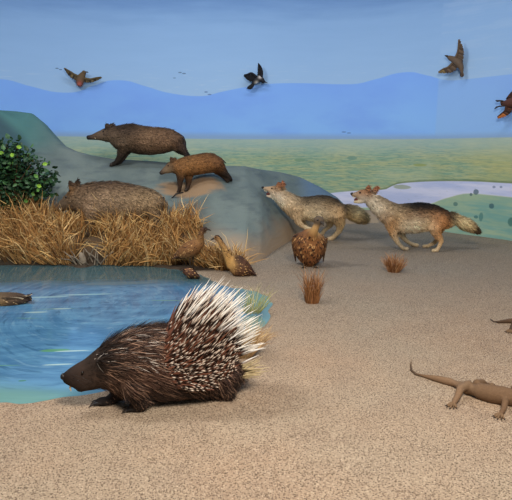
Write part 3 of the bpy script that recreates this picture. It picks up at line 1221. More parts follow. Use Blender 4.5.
# bushy tail
B.T.tube([(B.p(451, 214.5), 3.6 * ppm(yw)), (B.p(457, 219.5, .01), 5.2 * ppm(yw)), (B.p(464, 223.4, .02), 6.2 * ppm(yw)), (B.p(471, 227, .03), 5.4 * ppm(yw)), (B.p(477.5, 231.2, .04), 2.6 * ppm(yw))])
base = Vector((B.p(418, 240).x, yw, 0)); base.z = tz(base.x, base.y)
BUFF, TAN, GREY, BLK, CREAM, RUSTC = (206, 182, 148), (178, 142, 102), (150, 140, 122), (17, 15, 14), (222, 206, 180), (150, 92, 62)
sp = [(354, 193, (150, 132, 112), 2.5), (356, 202, (200, 184, 150), 2.5), (361, 193, (150, 112, 80), 3.5), (366, 191, (140, 104, 74), 3.5), (368, 186, RUSTC, 3), (377, 187, RUSTC, 3), (362, 199, (206, 196, 180), 3),
      (371, 203, (206, 194, 172), 5), (378, 197, (140, 120, 92), 4), (376, 209, (214, 200, 178), 5), (386, 208, (168, 148, 118), 6), (383, 219, (190, 160, 124), 5), (392, 203, (124, 106, 82), 5),
      (397, 214, (172, 146, 110), 6), (400, 203.5, (70, 62, 54), 4), (408, 203, BLK, 4.2), (415, 203, BLK, 4.4), (423, 203, BLK, 4.4), (431, 204.5, BLK, 4.4), (438, 206.5, BLK, 4), (382, 213, (112, 88, 64), 2.5), (389, 220, (196, 148, 100), 4), (445, 210, BLK, 4), (451, 214.5, (44, 38, 34), 3.4),
      (405, 214, (120, 90, 62), 3.6), (418, 213.5, (118, 86, 58), 3.6), (430, 215, (148, 106, 70), 4), (440, 218, (176, 122, 76), 5), (436, 227, (202, 142, 88), 5.5),
      (402, 226, (216, 200, 172), 6), (414, 225, (214, 194, 162), 6), (426, 225, (206, 180, 144), 6), (412, 233, (222, 208, 184), 5),
      (391, 229, (206, 158, 108), 5), (394, 237, BUFF, 5), (403, 247, (200, 182, 152), 5), (408, 241, (184, 168, 140), 4), (440, 240, (206, 166, 120), 5), (436, 250, (208, 184, 150), 5), (430, 245, (200, 184, 150), 3),
      (457, 217, (176, 150, 108), 4), (460, 222, (220, 200, 156), 5), (468, 225, (206, 180, 132), 4), (475, 229, (110, 84, 58), 3), (478, 231, (58, 46, 38), 3), (471, 221, (150, 122, 90), 3)]
fl = flow_field([((356, 194), (.9, .1), 5), ((372, 198), (.8, -.5), 8), ((385, 210), (.75, -.75), 10), ((410, 205), (1, -.1), 12), ((415, 225), (.95, -.4), 12), ((440, 212), (.85, -.5), 10), ((440, 230), (.3, -1), 9),
                 ((437, 247), (.1, -1), 8), ((393, 232), (.25, -1), 8), ((402, 247), (.5, -.8), 7), ((467, 225), (.85, -.5), 10)])
lf = lambda q: np.where(q[:, 0] > 453, .055, np.where(q[:, 0] < 363, .012, np.where(q[:, 1] > 236, .016, np.where((q[:, 0] < 386), .045, .034))))
wolf, _ = coat_beast(B, 'wolf', base, 'tan wolf with black saddle and drooping tail, running rear of the pair, at right', 'wolf', sp, .010, 15000, .034, .0048, fl, 'wolves running across the sand', lenfun=lf, smooth=3, tipmul=1.08, cj=.22)
wolf_face(wolf, base, B.p(352, 193.8, -.005), .018, [B.p(360, 192.6, -.060), B.p(360, 192.6, .060)], .011)
part_tube('tongue', wolf, base, [[(B.p(360, 199.4), .026), (B.p(357, 199.4), .024), (B.p(354.6, 200), .014)]], mat_plain('mouth_pink', (92, 44, 40), .5), .5)
for (a, b) in ((353.4, 196.8), (354.6, 197.2)):
    for s_ in (-.017, .017):
        part_tube('tooth', wolf, base, [[(B.p(a, b, s_), .005), (B.p(a + .1, b + 1.6, s_), .0015)]], M_TOOTH)

# leading wolf, turned away, head stretched up to the left
B = Beast(268, 6.98, 340, 6.90)
B.loft([((277, 190), (274, 199.5), .065), ((284, 190.5), (277.5, 204), .085), ((293, 194), (284, 211.5), .11), ((301, 197), (291, 217.5), .13), ((309, 196.5), (302, 220), .15), ((318, 195.2), (314, 221.5), .16),
        ((328, 195.6), (325, 221.5), .16), ((337, 199), (334, 221), .145), ((344, 206), (341, 219), .10)])
B.loft([((281, 188), (277, 201), .065), ((276.5, 186.2), (273.5, 199), .07), ((272.5, 186), (271.3, 196), .055), ((269, 186.4), (269.3, 193), .04), ((266, 186.6), (266.8, 191), .03), ((263.4, 186.6), (264, 190), .024)], .4)
B.loft([((272.4, 194.4), (272.6, 199), .04), ((269, 195.2), (269.8, 198), .026), ((266.4, 195), (267.2, 197), .018)], .4)
B.ear((278, 188), (278, 181.4), 2.5, -.045)
B.ear((281.6, 188.6), (282.6, 179.8), 2.7, .045)
B.limb([(297, 208, 7), (296.6, 216, 5.2), (298.5, 222, 3.2), (303, 226.2, 2.3), (308, 228.3, 2.0), (310.5, 229, 2.1)], -.10, False)
B.limb([(300, 209, 6), (301, 219, 3.4), (305, 224.5, 2.3), (312, 227, 2.0)], .10, True, (1, 1.3), .2)
B.limb([(337, 211, 9.5), (338.6, 219, 6.8), (340.4, 226, 4.2), (339, 231, 2.9), (336, 234.6, 2.3), (332, 237, 2.3)], -.09, True, (-1, 1.5), .25)
B.limb([(334, 213, 8), (330, 221, 5), (329.5, 226, 2.7), (325, 229.5, 2.0), (321.5, 231, 2.0)], .09, True, (-1, 1.4), .25)
B.T.tube([(B.p(342, 208), 4 * ppm(7)), (B.p(347, 210.5, .02), 6 * ppm(7)), (B.p(353, 213, .05), 7.4 * ppm(7)), (B.p(359, 216, .08), 7.2 * ppm(7)), (B.p(364, 218.5, .1), 5.5 * ppm(7))])
base = Vector((B.p(325, 235).x, B.Y(325), 0)); base.z = tz(base.x, base.y)
sp = [(264, 188, (170, 152, 130), 2.5), (267, 194, (190, 176, 156), 2.5), (270, 188, (178, 148, 114), 3), (276, 187, (156, 122, 88), 3), (278, 183, RUSTC, 2.5), (282, 182, RUSTC, 2.5), (274, 196, (214, 200, 178), 4), (279, 199, (214, 200, 178), 4),
      (285, 192, (166, 142, 108), 4), (287, 201, (206, 184, 152), 5), (288, 210, (200, 172, 134), 5), (297, 198, (120, 106, 84), 4), (296, 206, (186, 160, 124), 5), (292, 215, (206, 180, 144), 5),
      (304, 198.5, (52, 44, 36), 3.6), (314, 197, (44, 38, 32), 4), (325, 197, (34, 30, 26), 4), (335, 199, (34, 30, 26), 4), (343, 205, (50, 42, 34), 3.6), (313, 205, (150, 130, 100), 5), (326, 205, (140, 116, 84), 5), (307, 212, (206, 186, 152), 5), (318, 214, (216, 200, 170), 6), (328, 214, (206, 182, 146), 5),
      (337, 212, (190, 156, 112), 5), (339, 222, (208, 178, 134), 5), (334, 234, (208, 186, 150), 4), (326, 227, (206, 190, 160), 4), (298, 221, (206, 178, 140), 5), (307, 228, (210, 190, 156), 4),
      (350, 211, (160, 140, 102), 4), (356, 214, (212, 192, 146), 3.4), (352, 219, (196, 174, 128), 3), (361, 215, (170, 148, 108), 3), (364, 220, (178, 156, 114), 3), (358, 221, (140, 118, 84), 3)]
fl = flow_field([((266, 190), (.9, .1), 5), ((278, 195), (.7, -.6), 8), ((290, 203), (.7, -.8), 9), ((312, 200), (1, -.2), 12), ((318, 214), (.9, -.5), 10), ((338, 208), (.7, -.7), 9), ((338, 222), (.1, -1), 7), ((333, 234), (-.2, -1), 6), ((300, 222), (.4, -.9), 6), ((355, 214), (.85, -.4), 10)])
lf = lambda q: np.where(q[:, 0] > 345, .06, np.where(q[:, 0] < 271, .012, np.where(q[:, 1] > 224, .016, np.where((q[:, 0] < 292), .045, .036))))
wolf, _ = coat_beast(B, 'wolf', base, 'grey-backed wolf baring its muzzle, head raised beside the mound, leading the pair', 'wolf', sp, .010, 14000, .034, .0048, fl, 'wolves running across the sand', lenfun=lf, smooth=3, tipmul=1.08, cj=.22)
wolf_face(wolf, base, B.p(262.8, 187.5, -.01), .017, [B.p(271.8, 188.4, -.056), B.p(271.8, 188.4, .056)], .010)
part_tube('tongue', wolf, base, [[(B.p(272, 194), .022), (B.p(269, 193.6), .020), (B.p(266.6, 194), .012)]], bpy.data.materials['mouth_pink'], .5)
for (a, b) in ((264.6, 190), (266, 190.8)):
    for s_ in (-.017, .017):
        part_tube('tooth', wolf, base, [[(B.p(a, b, s_), .005), (B.p(a + .2, b + 1.5, s_), .0015)]], M_TOOTH)


# ------------------------------------------------------------------ boars
def tusks(root, base, B, pts, r):
    for (a, b, a2, b2, s_) in pts:
        part_tube('tusk', root, base, [[(B.p(a, b, s_), r), (B.p((a + a2) / 2 - .3, (b + b2) / 2, s_ * 1.1), r * .8), (B.p(a2, b2, s_ * 1.05), r * .3)]], M_TOOTH)


def hooves(root, base, feet, r):
    for w_ in feet:
        tt = Tubes()
        for s_ in (-.45, .45):
            c_ = w_ + Vector((-r * .25, s_ * r, -r * .1))
            tt.rings([(c_ + Vector((0, 0, r * .75)), Vector((r * .6, 0, 0)), Vector((0, r * .5, 0))), (c_ + Vector((-r * .25, 0, -r * .55)), Vector((r * .85, 0, 0)), Vector((0, r * .55, 0)))], .1)
        link('hoof', tt.mesh('hoof', Vector(base)), root, M_HORN)


# large boar striding on top of the mound
gf = GT(114, 166)
yb_ = min(gf.y, 7.15)
B = Beast(88, yb_, 185, yb_ + .05)
B.loft([((115.5, 126), (108, 141), .10), ((123, 124.8), (116, 149), .14), ((131.5, 123.6), (126, 151.5), .165), ((142, 126), (139, 154.5), .17), ((153, 127.3), (151, 155.5), .17), ((164, 128), (163, 153.6), .165), ((173, 129.6), (172, 151), .15), ((180, 134), (178, 149), .11), ((183.5, 139), (182, 146), .06)])
B.loft([((115, 126), (110, 142), .10), ((108.5, 126.5), (104.5, 141.5), .09), ((102.5, 129), (100.5, 140.5), .07), ((97, 131.8), (96.5, 140.2), .05), ((91.5, 134.6), (92, 140), .038), ((87.6, 135.6), (88.6, 139.6), .034)], .15)
B.ear((107.5, 127.5), (106.2, 122.6), 3.0, -.06)
B.ear((111, 127), (113.5, 122.8), 3.0, .06)
f1_ = B.limb([(122, 143, 8.0), (122.5, 150, 5.0), (119.6, 157, 3.0), (116.4, 162, 2.2), (112.6, 166.4, 2.2)], -.09, True, None, .12)
f2_ = B.limb([(125, 144, 7), (126, 151.6, 4.4), (122.6, 158, 2.8), (119.6, 162, 2.1), (116.4, 165.4, 2.1)], .09, True, None, .2)
f3_ = B.limb([(175, 141, 9), (179, 146.5, 6), (183.6, 150.4, 3.6), (185.6, 154, 2.5), (187.6, 158.6, 2.1)], -.08, False)
f4_ = B.limb([(174, 142, 8), (179, 148.5, 5), (184.6, 152.4, 3.4), (188, 156.4, 2.3), (190.5, 160.5, 2.0)], .08, False)
base = Vector((B.p(140, 160).x, yb_, 0)); base.z = tz(base.x, base.y)
sp = [(88, 137, (45, 38, 36), 3), (95, 136, (84, 70, 61), 4), (101, 134, (95, 79, 66), 4), (103, 140, (118, 100, 82), 4), (108, 125, (50, 41, 36), 3), (114, 128, (75, 61, 50), 5), (112, 139, (111, 93, 75), 5), (122, 127, (70, 56, 47), 5), (132, 125, (61, 50, 43), 5), (121, 142, (93, 77, 61), 7), (140, 129, (86, 68, 54), 6),
      (150, 138, (120, 95, 72), 9), (165, 133, (111, 86, 66), 7), (168, 142, (118, 91, 68), 8), (179, 136, (88, 68, 54), 5), (183, 145, (56, 45, 41), 4), (140, 152, (79, 63, 50), 6), (160, 152, (91, 70, 54), 6), (118, 157, (50, 42, 38), 5), (114, 165, (38, 34, 31), 4), (186, 155, (41, 35, 34), 5), (135, 160, (50, 42, 38), 5), (172, 160, (50, 42, 38), 5)]
fl = flow_field([((95, 136), (1, .3), 8), ((115, 133), (1, -.3), 10), ((140, 130), (1, -.1), 15), ((145, 145), (1, -.4), 15), ((175, 138), (.9, -.5), 12), ((118, 157), (.2, -1), 8), ((184, 153), (.3, -1), 7)])
lf = lambda q: np.where(q[:, 0] < 104, .014, np.where(q[:, 1] > 154, .016, np.where((q[:, 1] < 129) & (q[:, 0] > 115), .055, .036)))
boar, _ = coat_beast(B, 'wild_boar', base, 'large dark brown wild boar striding along the top of the mound', 'wild boar', sp, .012, 12000, .036, .0046, fl, 'wild boars around the mound', lenfun=lf, cj=.35)
hooves(boar, base, [f_[-1][0] for f_ in (f1_, f2_, f3_, f4_)], .03)
for s_ in (-1, 1):
    eye(boar, base, B.p(103.2, 131.5, s_ * .074), .010)
tusks(boar, base, B, [(95.5, 138.8, 95, 137.2, -.038), (95.5, 138.8, 95, 137.2, .038)], .004)
part_tube('snout', boar, base, [[(B.p(89.6, 137.4), .027), (B.p(88.2, 137.6), .029)]], M_NOSE)
part_tube('tail', boar, base, [[(B.p(183, 137), .014), (B.p(185.3, 142), .01), (B.p(185.8, 147), .008), (B.p(185.4, 149), .013)]], M_NOSE)

# young boar on the ledge
gf = GT(181, 193)
ys_ = gf.y
B = Beast(160, ys_, 232, ys_ + .16)
B.loft([((177, 159.5), (172.5, 173), .075), ((183, 157), (180, 175.4), .10), ((190, 155.4), (188, 176), .115), ((198, 153.8), (197, 175), .12), ((206, 152.6), (206, 173.5), .12), ((214, 153.4), (214, 172.4), .11), ((220, 157.4), (219, 171.4), .085), ((223.4, 162.5), (222, 169), .045)])
B.loft([((178, 159.6), (174, 173), .075), ((172.4, 159.8), (170.4, 173), .066), ((168, 162.4), (167.4, 173.6), .052), ((164.3, 166.6), (164.6, 174), .038), ((161, 170.2), (161.8, 175), .028), ((160, 171.4), (160.4, 174.8), .026)], .15)
B.ear((172, 161), (170.4, 156.2), 2.4, -.045)
B.ear((173.8, 161), (174.6, 157), 2.4, .045)
f1_ = B.limb([(181, 169, 6.5), (180.6, 176, 4.2), (180, 183, 2.6), (179.8, 188.5, 2.0), (179, 192.6, 1.9)], -.06, True)
f2_ = B.limb([(187, 169, 6.5), (188.8, 176.5, 4.2), (188.4, 183.4, 2.6), (187.6, 188, 2.0), (186.6, 191.6, 1.9)], .06, True)
f3_ = B.limb([(216, 163, 7.5), (221, 168.8, 5), (225, 173.4, 3), (228.6, 177, 2.2), (231, 181.6, 1.9)], -.06, True, None, .3)
f4_ = B.limb([(215, 164, 7), (218, 170.6, 4.6), (223, 175, 2.8), (225.5, 178.6, 2.1), (228, 182.8, 1.8)], .07, True, None, .3)
base = Vector((B.p(195, 190).x, ys_, 0)); base.z = tz(base.x, base.y)
sp = [(160.5, 173, (40, 34, 32), 2), (165, 170, (96, 78, 64), 3), (168, 171, (158, 136, 108), 2.5), (170, 166, (96, 76, 56), 3), (171, 158, (60, 46, 36), 2.5), (178, 164, (120, 84, 50), 4), (190, 158, (104, 74, 46), 5), (205, 154.5, (92, 66, 42), 5), (216, 157, (86, 60, 40), 4), (192, 167, (150, 106, 62), 7), (208, 164, (140, 96, 56), 7),
      (220, 165, (104, 70, 44), 4), (195, 174.5, (96, 70, 48), 4), (208, 172.5, (120, 92, 64), 3), (180, 183, (64, 48, 38), 5), (188, 184, (64, 48, 38), 5), (227, 176, (62, 50, 44), 5), (180, 191, (36, 30, 28), 3), (187, 190, (36, 30, 28), 3), (231, 181, (36, 30, 28), 3)]
fl = flow_field([((165, 170), (1, .4), 6), ((180, 165), (1, -.3), 10), ((205, 160), (1, -.25), 14), ((219, 163), (.7, -.7), 7), ((184, 183), (0, -1), 7), ((227, 176), (.5, -.8), 7)])
lf = lambda q: np.where(q[:, 0] < 171, .010, np.where(q[:, 1] > 178, .011, .026))
boar, _ = coat_beast(B, 'wild_boar', base, 'small russet young wild boar standing on the sandy ledge of the mound', 'wild boar', sp, .0085, 9000, .026, .0038, fl, 'wild boars around the mound', lenfun=lf, cj=.35)
hooves(boar, base, [f_[-1][0] for f_ in (f1_, f2_, f3_, f4_)], .022)
for s_ in (-1, 1):
    eye(boar, base, B.p(168.2, 165.6, s_ * .053), .008)
part_tube('snout', boar, base, [[(B.p(161.6, 172.9), .021), (B.p(160.8, 173.1), .022)]], M_NOSE)
part_tube('tail', boar, base, [[(B.p(222, 159.6), .010), (B.p(224.4, 161.8), .008), (B.p(226, 163.2), .005)]], M_NOSE)

# big boar half hidden by the grass
yg = 6.12
B = Beast(55, yg, 165, yg + .02)
B.loft([((80, 185), (74, 210), .11), ((89, 182.6), (86, 219), .16), ((101, 181.4), (100, 223), .185), ((114, 181.2), (114, 224), .195), ((127, 183.2), (127, 223), .195), ((140, 186.2), (139, 221), .185), ((152, 189), (151, 219), .165), ((160.5, 194.4), (159, 215), .125), ((165, 201), (163.6, 210), .07)])
B.loft([((82, 184.6), (76, 211), .11), ((74, 186.4), (70.5, 210.6), .10), ((68.5, 191.4), (67, 210.6), .08), ((62.6, 198), (63, 211.6), .06), ((57, 203.4), (58.6, 212), .046), ((53.6, 206), (54.8, 211.8), .042)], .15)
B.ear((72, 188), (69, 179.4), 3.6, -.07)
B.ear((76.5, 187), (78, 178.6), 3.6, .07)
f1_ = B.limb([(92, 210, 9), (90, 219, 6.4), (89, 226, 4.2), (89, 231, 3.4), (88, 236, 3)], -.11, True)
f2_ = B.limb([(96, 210, 9), (97, 219, 6), (97, 226, 4), (98, 231, 3.2), (98, 236, 3)], .10, True)
f3_ = B.limb([(152, 206, 11), (155, 215, 7), (158, 222, 4.4), (156, 229, 3.4), (155, 235, 3)], -.10, True)
f4_ = B.limb([(150, 207, 10), (149, 216, 7), (151, 223, 4.4), (149, 229, 3.4), (148, 234, 3)], .10, True)
base = Vector((B.p(115, 225).x, yg, 0)); base.z = tz(base.x, base.y)
sp = [(54, 208, (54, 44, 40), 3), (60, 206, (90, 76, 64), 5), (66, 200, (96, 80, 64), 5), (70, 190, (150, 108, 66), 3), (69, 182, (42, 32, 28), 3.5), (78, 181, (42, 32, 28), 3), (74, 197, (120, 98, 74), 5), (73, 206, (106, 88, 70), 5), (84, 188, (104, 82, 62), 6), (98, 184, (78, 60, 48), 5), (112, 183, (84, 64, 50), 5), (128, 186, (92, 72, 56), 5), (145, 189, (110, 90, 68), 6),
      (90, 202, (138, 114, 90), 9), (108, 200, (150, 126, 100), 10), (128, 202, (140, 118, 92), 10), (146, 202, (156, 132, 100), 9), (158, 203, (136, 112, 84), 6), (163, 208, (70, 54, 44), 3), (110, 218, (110, 90, 70), 8), (140, 216, (116, 94, 72), 8), (92, 228, (54, 44, 38), 6), (154, 226, (54, 44, 38), 6)]
fl = flow_field([((60, 205), (1, .3), 8), ((78, 196), (1, -.4), 10), ((105, 186), (1, -.1), 14), ((110, 205), (1, -.5), 16), ((145, 200), (.95, -.5), 14), ((160, 205), (.7, -.9), 8), ((92, 228), (0, -1), 8), ((154, 226), (0, -1), 8)])
lf = lambda q: np.where(q[:, 0] < 68, .014, np.where((q[:, 1] < 188) & (q[:, 0] > 82), .05, .036))
boar, _ = coat_beast(B, 'wild_boar', base, 'big grey-brown wild boar standing half hidden behind the dry grass', 'wild boar', sp, .012, 14000, .036, .0046, fl, 'wild boars around the mound', lenfun=lf, cj=.4)
hooves(boar, base, [f_[-1][0] for f_ in (f1_, f2_, f3_, f4_)], .032)
for s_ in (-1, 1):
    eye(boar, base, B.p(65.8, 197, s_ * .083), .011)
tusks(boar, base, B, [(60.6, 210, 59.6, 208, -.05), (60.6, 210, 59.6, 208, .05)], .006)
part_tube('snout', boar, base, [[(B.p(56, 208.8), .034), (B.p(54.6, 209), .036)]], M_NOSE)
part_tube('tail', boar, base, [[(B.p(163, 198), .016), (B.p(165.6, 204), .012), (B.p(166, 211), .009), (B.p(165.4, 215), .014)]], M_NOSE)

# ------------------------------------------------------------------ porcupine
yn = GT(140, 413).y + .10
yr_ = GT(222, 399).y + .08
B = Beast(140, yn, 225, yr_)
B.loft([((64.2, 372.6), (66, 384), .022), ((69, 368.6), (74, 388), .036), ((76, 364), (82, 391.4), .047), ((84, 359.6), (92, 389.6), .056), ((92, 353), (101, 387.6), .066), ((101, 345.6), (110, 389), .080),
        ((112, 338.6), (119, 394), .100), ((126, 331.4), (129, 397), .122), ((140, 327.6), (141, 398.6), .138), ((156, 326), (156, 398.6), .150), ((174, 326), (174, 397), .158), ((192, 329), (193, 395), .158), ((208, 334), (210, 394), .148), ((222, 343), (223, 392), .124), ((232, 354), (231, 388), .088), ((238, 363), (237, 380), .05)])
B.loft([((84, 384), (86, 390), .03), ((80, 386.4), (81, 391.6), .026), ((77, 387.2), (77.6, 391), .018)], .3)
fa = B.limb([(131, 382, 13), (135, 391, 10.5), (139, 400, 8.2), (142, 406, 6.6), (141, 411, 5.2)], -.075, True, (-1, 1.7))
fb = B.limb([(117, 376, 12), (119, 388, 9.5), (117, 396, 7.5), (113, 401, 6.0), (108, 405, 5.0)], .07, True, (-1, 1.7))
fc = B.limb([(217, 370, 17), (220, 381, 14), (224, 388, 10), (225, 394, 7.5), (222, 398.5, 5.6)], -.07, True, (-1, 1.9))
fd = B.limb([(212, 372, 15), (206, 384, 11), (203, 391, 8), (199, 394.5, 5.4)], .10, True, (-1, 1.8))
B.ear((100, 362), (103.6, 357), 4.2, -.06, .5)
B.ear((100, 362), (103.6, 357), 4.2, .06, .5)
base = Vector((B.p(150, 405).x, B.Y(150), 0)); base.z = tz(base.x, base.y)
DB = (54, 42, 36)
sp = [(65, 376, (26, 21, 20), 4), (74, 372, (44, 35, 32), 6), (82, 370, (58, 46, 40), 6), (86, 382, (56, 45, 40), 6), (79, 389, (36, 29, 27), 4), (92, 362, (44, 35, 30), 6), (102, 358, (40, 32, 28), 6), (97, 378, (54, 43, 37), 7), (112, 350, (58, 44, 37), 8), (112, 378, (92, 70, 58), 8), (124, 370, (88, 66, 54), 9),
      (130, 345, (70, 50, 42), 10), (150, 335, (60, 44, 38), 9), (150, 360, (84, 60, 50), 11), (170, 345, (88, 60, 50), 11), (170, 380, (56, 43, 38), 11), (140, 390, (48, 38, 34), 9), (142, 408, (30, 25, 24), 6), (108, 403, (32, 26, 25), 6), (195, 385, (48, 37, 33), 10), (220, 380, (42, 34, 31), 10), (224, 397, (26, 22, 22), 6), (205, 355, (80, 56, 46), 12)]
fl = flow_field([((72, 375), (1, .35), 10), ((92, 370), (1, .1), 10), ((105, 355), (.9, .1), 12), ((115, 378), (.6, -.7), 12), ((130, 345), (1, -.12), 16), ((150, 335), (1, .1), 16), ((155, 370), (1, -.45), 18), ((140, 395), (.35, -1), 12), ((112, 398), (.0, -1), 9), ((180, 385), (1, -.5), 16), ((222, 380), (.5, -.9), 14)])


def lfp(q):
    x_, y_ = q[:, 0], q[:, 1]
    l = np.full(len(q), .055)
    l = np.where(x_ < 88, .010, np.where(x_ < 97, .018, l))
    l = np.where((x_ > 97) & (y_ < 362), .095, l)
    l = np.where((x_ > 125) & (y_ > 348) & (y_ < 388), .075, l)
    l = np.where((x_ > 122) & (x_ < 152) & (y_ > 390), .018, l)
    l = np.where((y_ > 398) | ((x_ < 120) & (y_ > 392)), .012, l)
    return l


def pcol(col, q, nn):
    k = rng.random(len(q))
    pale = np.array(lin((158, 126, 106)))
    wh = np.array(lin((196, 186, 176)))
    blackish = np.array(lin((30, 24, 22)))
    mane = (q[:, 1] < 358) & (q[:, 0] > 95) & (q[:, 0] < 175)
    c_ = np.where((k < .16)[:, None] & (q[:, 0] > 105)[:, None], pale * .85, col)
    c_ = np.where(((k > .16) & (k < .42))[:, None], blackish, c_)
    c_ = np.where((mane & (k > .93))[:, None], wh, c_)
    return c_


porc, pbody = coat_beast(B, 'porcupine', base, 'crested porcupine with raised white-tipped quills, head low over the pond shore', 'porcupine', sp, .0065, 22000, .06, .0016, fl, None, lenfun=lfp, colfun=pcol, cj=.3, lift=.22, jit=.2, hair_name='bristles', tipmul=1.35)
for s_ in (-1, 1):
    eye(porc, base, B.p(82.6, 372.6, s_ * .0515), .0065)
tt = Tubes()
tt.ball(B.p(63.4, 376.4), .014, .018, .016)
link('nose', tt.mesh('nose', base), porc, M_NOSE)
for s_ in (-.006, .006):
    tag(part_tube('tooth', porc, base, [[(B.p(70.6, 384.6, s_), .005), (B.p(70.2, 388.2, s_), .0045), (B.p(71, 391, s_), .002)]], M_TOOTH), 'pale upper front tooth')
    tag(part_tube('tooth', porc, base, [[(B.p(77.4, 389, s_), .005), (B.p(76.8, 387, s_), .004), (B.p(76.4, 385.2, s_), .002)]], M_TOOTH), 'pale lower front tooth')
# whiskers
for k in range(14):
    s_ = random.choice((-1, 1))
    a = B.p(68 + random.uniform(0, 5), 376 + random.uniform(-3, 5), s_ * .032)
    e = a + Vector((random.uniform(.03, .13), s_ * random.uniform(.05, .11), random.uniform(-.05, .05)))
    part_tube('whisker', porc, base, [[(a, .0006), (a.lerp(e, .5) + Vector((0, 0, .006)), .0005), (e, .0003)]], M_NOSE)
# claws
for ft in (fa, fb, fc, fd):
    w_, r_ = ft[-1]
    for k in range(4):
        s_ = (k - 1.5) * .012
        a = w_ + Vector((-r_ * 1.9, s_, -r_ * .15))
        part_tube('toe', porc, base, [[(a + Vector((.022, 0, .002)), .0085), (a, .0078), (a + Vector((-.014, s_ * .3, -.004)), .0064)]], M_NOSE)
        tc = a + Vector((-.014, s_ * .3, -.004))
        part_tube('claw', porc, base, [[(tc, .0045), (tc + Vector((-.014, s_ * .25, -.002)), .0032), (tc + Vector((-.027, s_ * .45, -r_ * .45)), .0012)]], M_HORN)

# quills
def quill_geo(p0, d, L, r, bands, n_ring=8, sides=5, bendv=None):
    """banded spindle quills; arrays of n. bands: (n, n_ring, 3) colours"""
    n = len(p0)
    prof = np.array([.55, .9, 1.0, 1.0, .95, .8, .5, .08])
    ts = np.array([0, .12, .28, .45, .6, .76, .9, 1.0])
    ref = np.tile(np.array([0.0, 1.0, 0.0]), (n, 1))
    a = unit(np.cross(d, ref))
    b = unit(np.cross(d, a))
    if bendv is None:
        bendv = np.zeros((n, 3))
    V = np.zeros((n, n_ring, sides, 3))
    for i in range(n_ring):
        c_ = p0 + d * (L * ts[i])[:, None] + bendv * (L * ts[i] ** 2)[:, None]
        for k in range(sides):
            an = 2 * math.pi * k / sides
            V[:, i, k] = c_ + (a * math.cos(an) + b * math.sin(an)) * (r * prof[i])[:, None]
    V = V.reshape(-1, 3)
    T = []
    for i in range(n_ring - 1):
        for k in range(sides):
            q0 = i * sides + k; q1 = i * sides + (k + 1) % sides; q2 = q1 + sides; q3 = q0 + sides
            T += [(q0, q1, q2), (q0, q2, q3)]
    T = np.array(T)
    T = (np.arange(n)[:, None, None] * n_ring * sides + T[None]).reshape(-1, 3)
    C = np.repeat(bands[:, :, None, :], sides, 2).reshape(-1, 3)
    return V, T, C


QW, QS, QB, QR = lin((250, 246, 238)), lin((236, 220, 204)), lin((50, 34, 28)), lin((122, 78, 60))


def bands_for(n, kind):
    """kind 0: long white quill, 1: brown with white tip, 2: brown white brown white"""
    out = np.zeros((n, 8, 3))
    for i in range(n):
        k = kind[i]
        if k == 0:
            c_ = [QB, QB, QR, QB, QW, QW, QW, QW]
        elif k == 1:
            c_ = [QB, QB, QR, QR, QB, QB, QS, QS]
        elif k == 2:
            c_ = [QB, QR, QR, QS, QB, QB, QS, QS]
        else:
            c_ = [QB, QR, QB, QR, QR, QR, QR, QB]
        sh = rng.uniform(.8, 1.08)
        out[i] = np.clip(np.array(c_) * sh, 0, .92)
    return out


qp, qn = sample(pbody.data, 26000)
qx = B.flatpx(qp + np.array(base))
bx_ = np.array(base)
u_ = qx[:, 0]; v_ = qx[:, 1]
ok = (u_ > 166) & (u_ < 232) & (v_ < 376 - np.clip(u_ - 205, 0, 30) * .5) & (v_ < 350 + (u_ - 166) * 2.4)
qp, qn, u_, v_ = qp[ok], qn[ok], u_[ok], v_[ok]
# how much of the crest: 0 along the back line, 1 low on the flank
top = np.interp(u_, [156, 174, 192, 208, 222, 232, 238], [326, 326, 329, 334, 343, 354, 363])
low = np.clip((v_ - top) / 42, 0, 1)
UU = [156, 170, 185, 205, 222, 232]
ang = np.radians(np.interp(u_, UU, [48, 53, 56, 54, 50, 44]) * (1 - low) ** .7 + np.interp(low, [0, .4, 1], [0, 12, -4]) + rng.normal(0, 5, len(u_)))
side_ = np.clip(qn[:, 1], -1, 1)
d = np.stack([np.cos(ang), side_ * .20 + rng.normal(0, .05, len(u_)), np.sin(ang)], 1)
d = unit(d + qn * .10)
Lmax = np.interp(low, [0, .15, .5, 1], [.25, .21, .12, .075]) * np.interp(u_, UU, [.6, .95, 1.08, 1.0, .62, .3])
Lq = Lmax * rng.uniform(.25, 1.0, len(u_))
rq = np.interp(low, [0, .4, 1], [.0036, .0042, .0040])
kind = rng.choice([1, 2, 3], len(u_), p=[.52, .24, .24])
pick = rng.permutation(len(u_))[:2300]
# short quills: one mass
short = [quill_geo(qp[pick], d[pick], Lq[pick], rq[pick], bands_for(len(pick), kind[pick]))]
n_q = 0
# tall crest of long white quills: each one its own mesh
cand = np.nonzero((low < .25) & (u_ > 168))[0]
pick = rng.permutation(cand)[:150]
for i in pick:
    L_ = np.array([np.interp(u_[i], [164, 175, 190, 205, 222, 232], [.25, .31, .33, .305, .25, .17]) * rng.uniform(.74, 1.06)])
    an = math.radians(np.interp(u_[i], [164, 175, 190, 205, 222, 232], [56, 57, 55, 48, 38, 28]) + rng.normal(0, 6))
    dd = unit(np.array([[math.cos(an), side_[i] * .2 + rng.normal(0, .05), math.sin(an)]]))
    geo = quill_geo(qp[i:i + 1], dd, L_, np.array([.0032]), bands_for(1, [0]), bendv=np.array([[.05, 0, -.06]]))
    if n_q < 98:
        link('quill', mesh_np('quill', *geo), porc, M_QUILL)
    else:
        short.append(geo)
    n_q += 1
V1, T1, C1 = merge(short)
tag(link('quills', mesh_np('quills', V1, T1, C1), porc, M_QUILL), 'short brown quills with white bands and tips', kind='stuff')
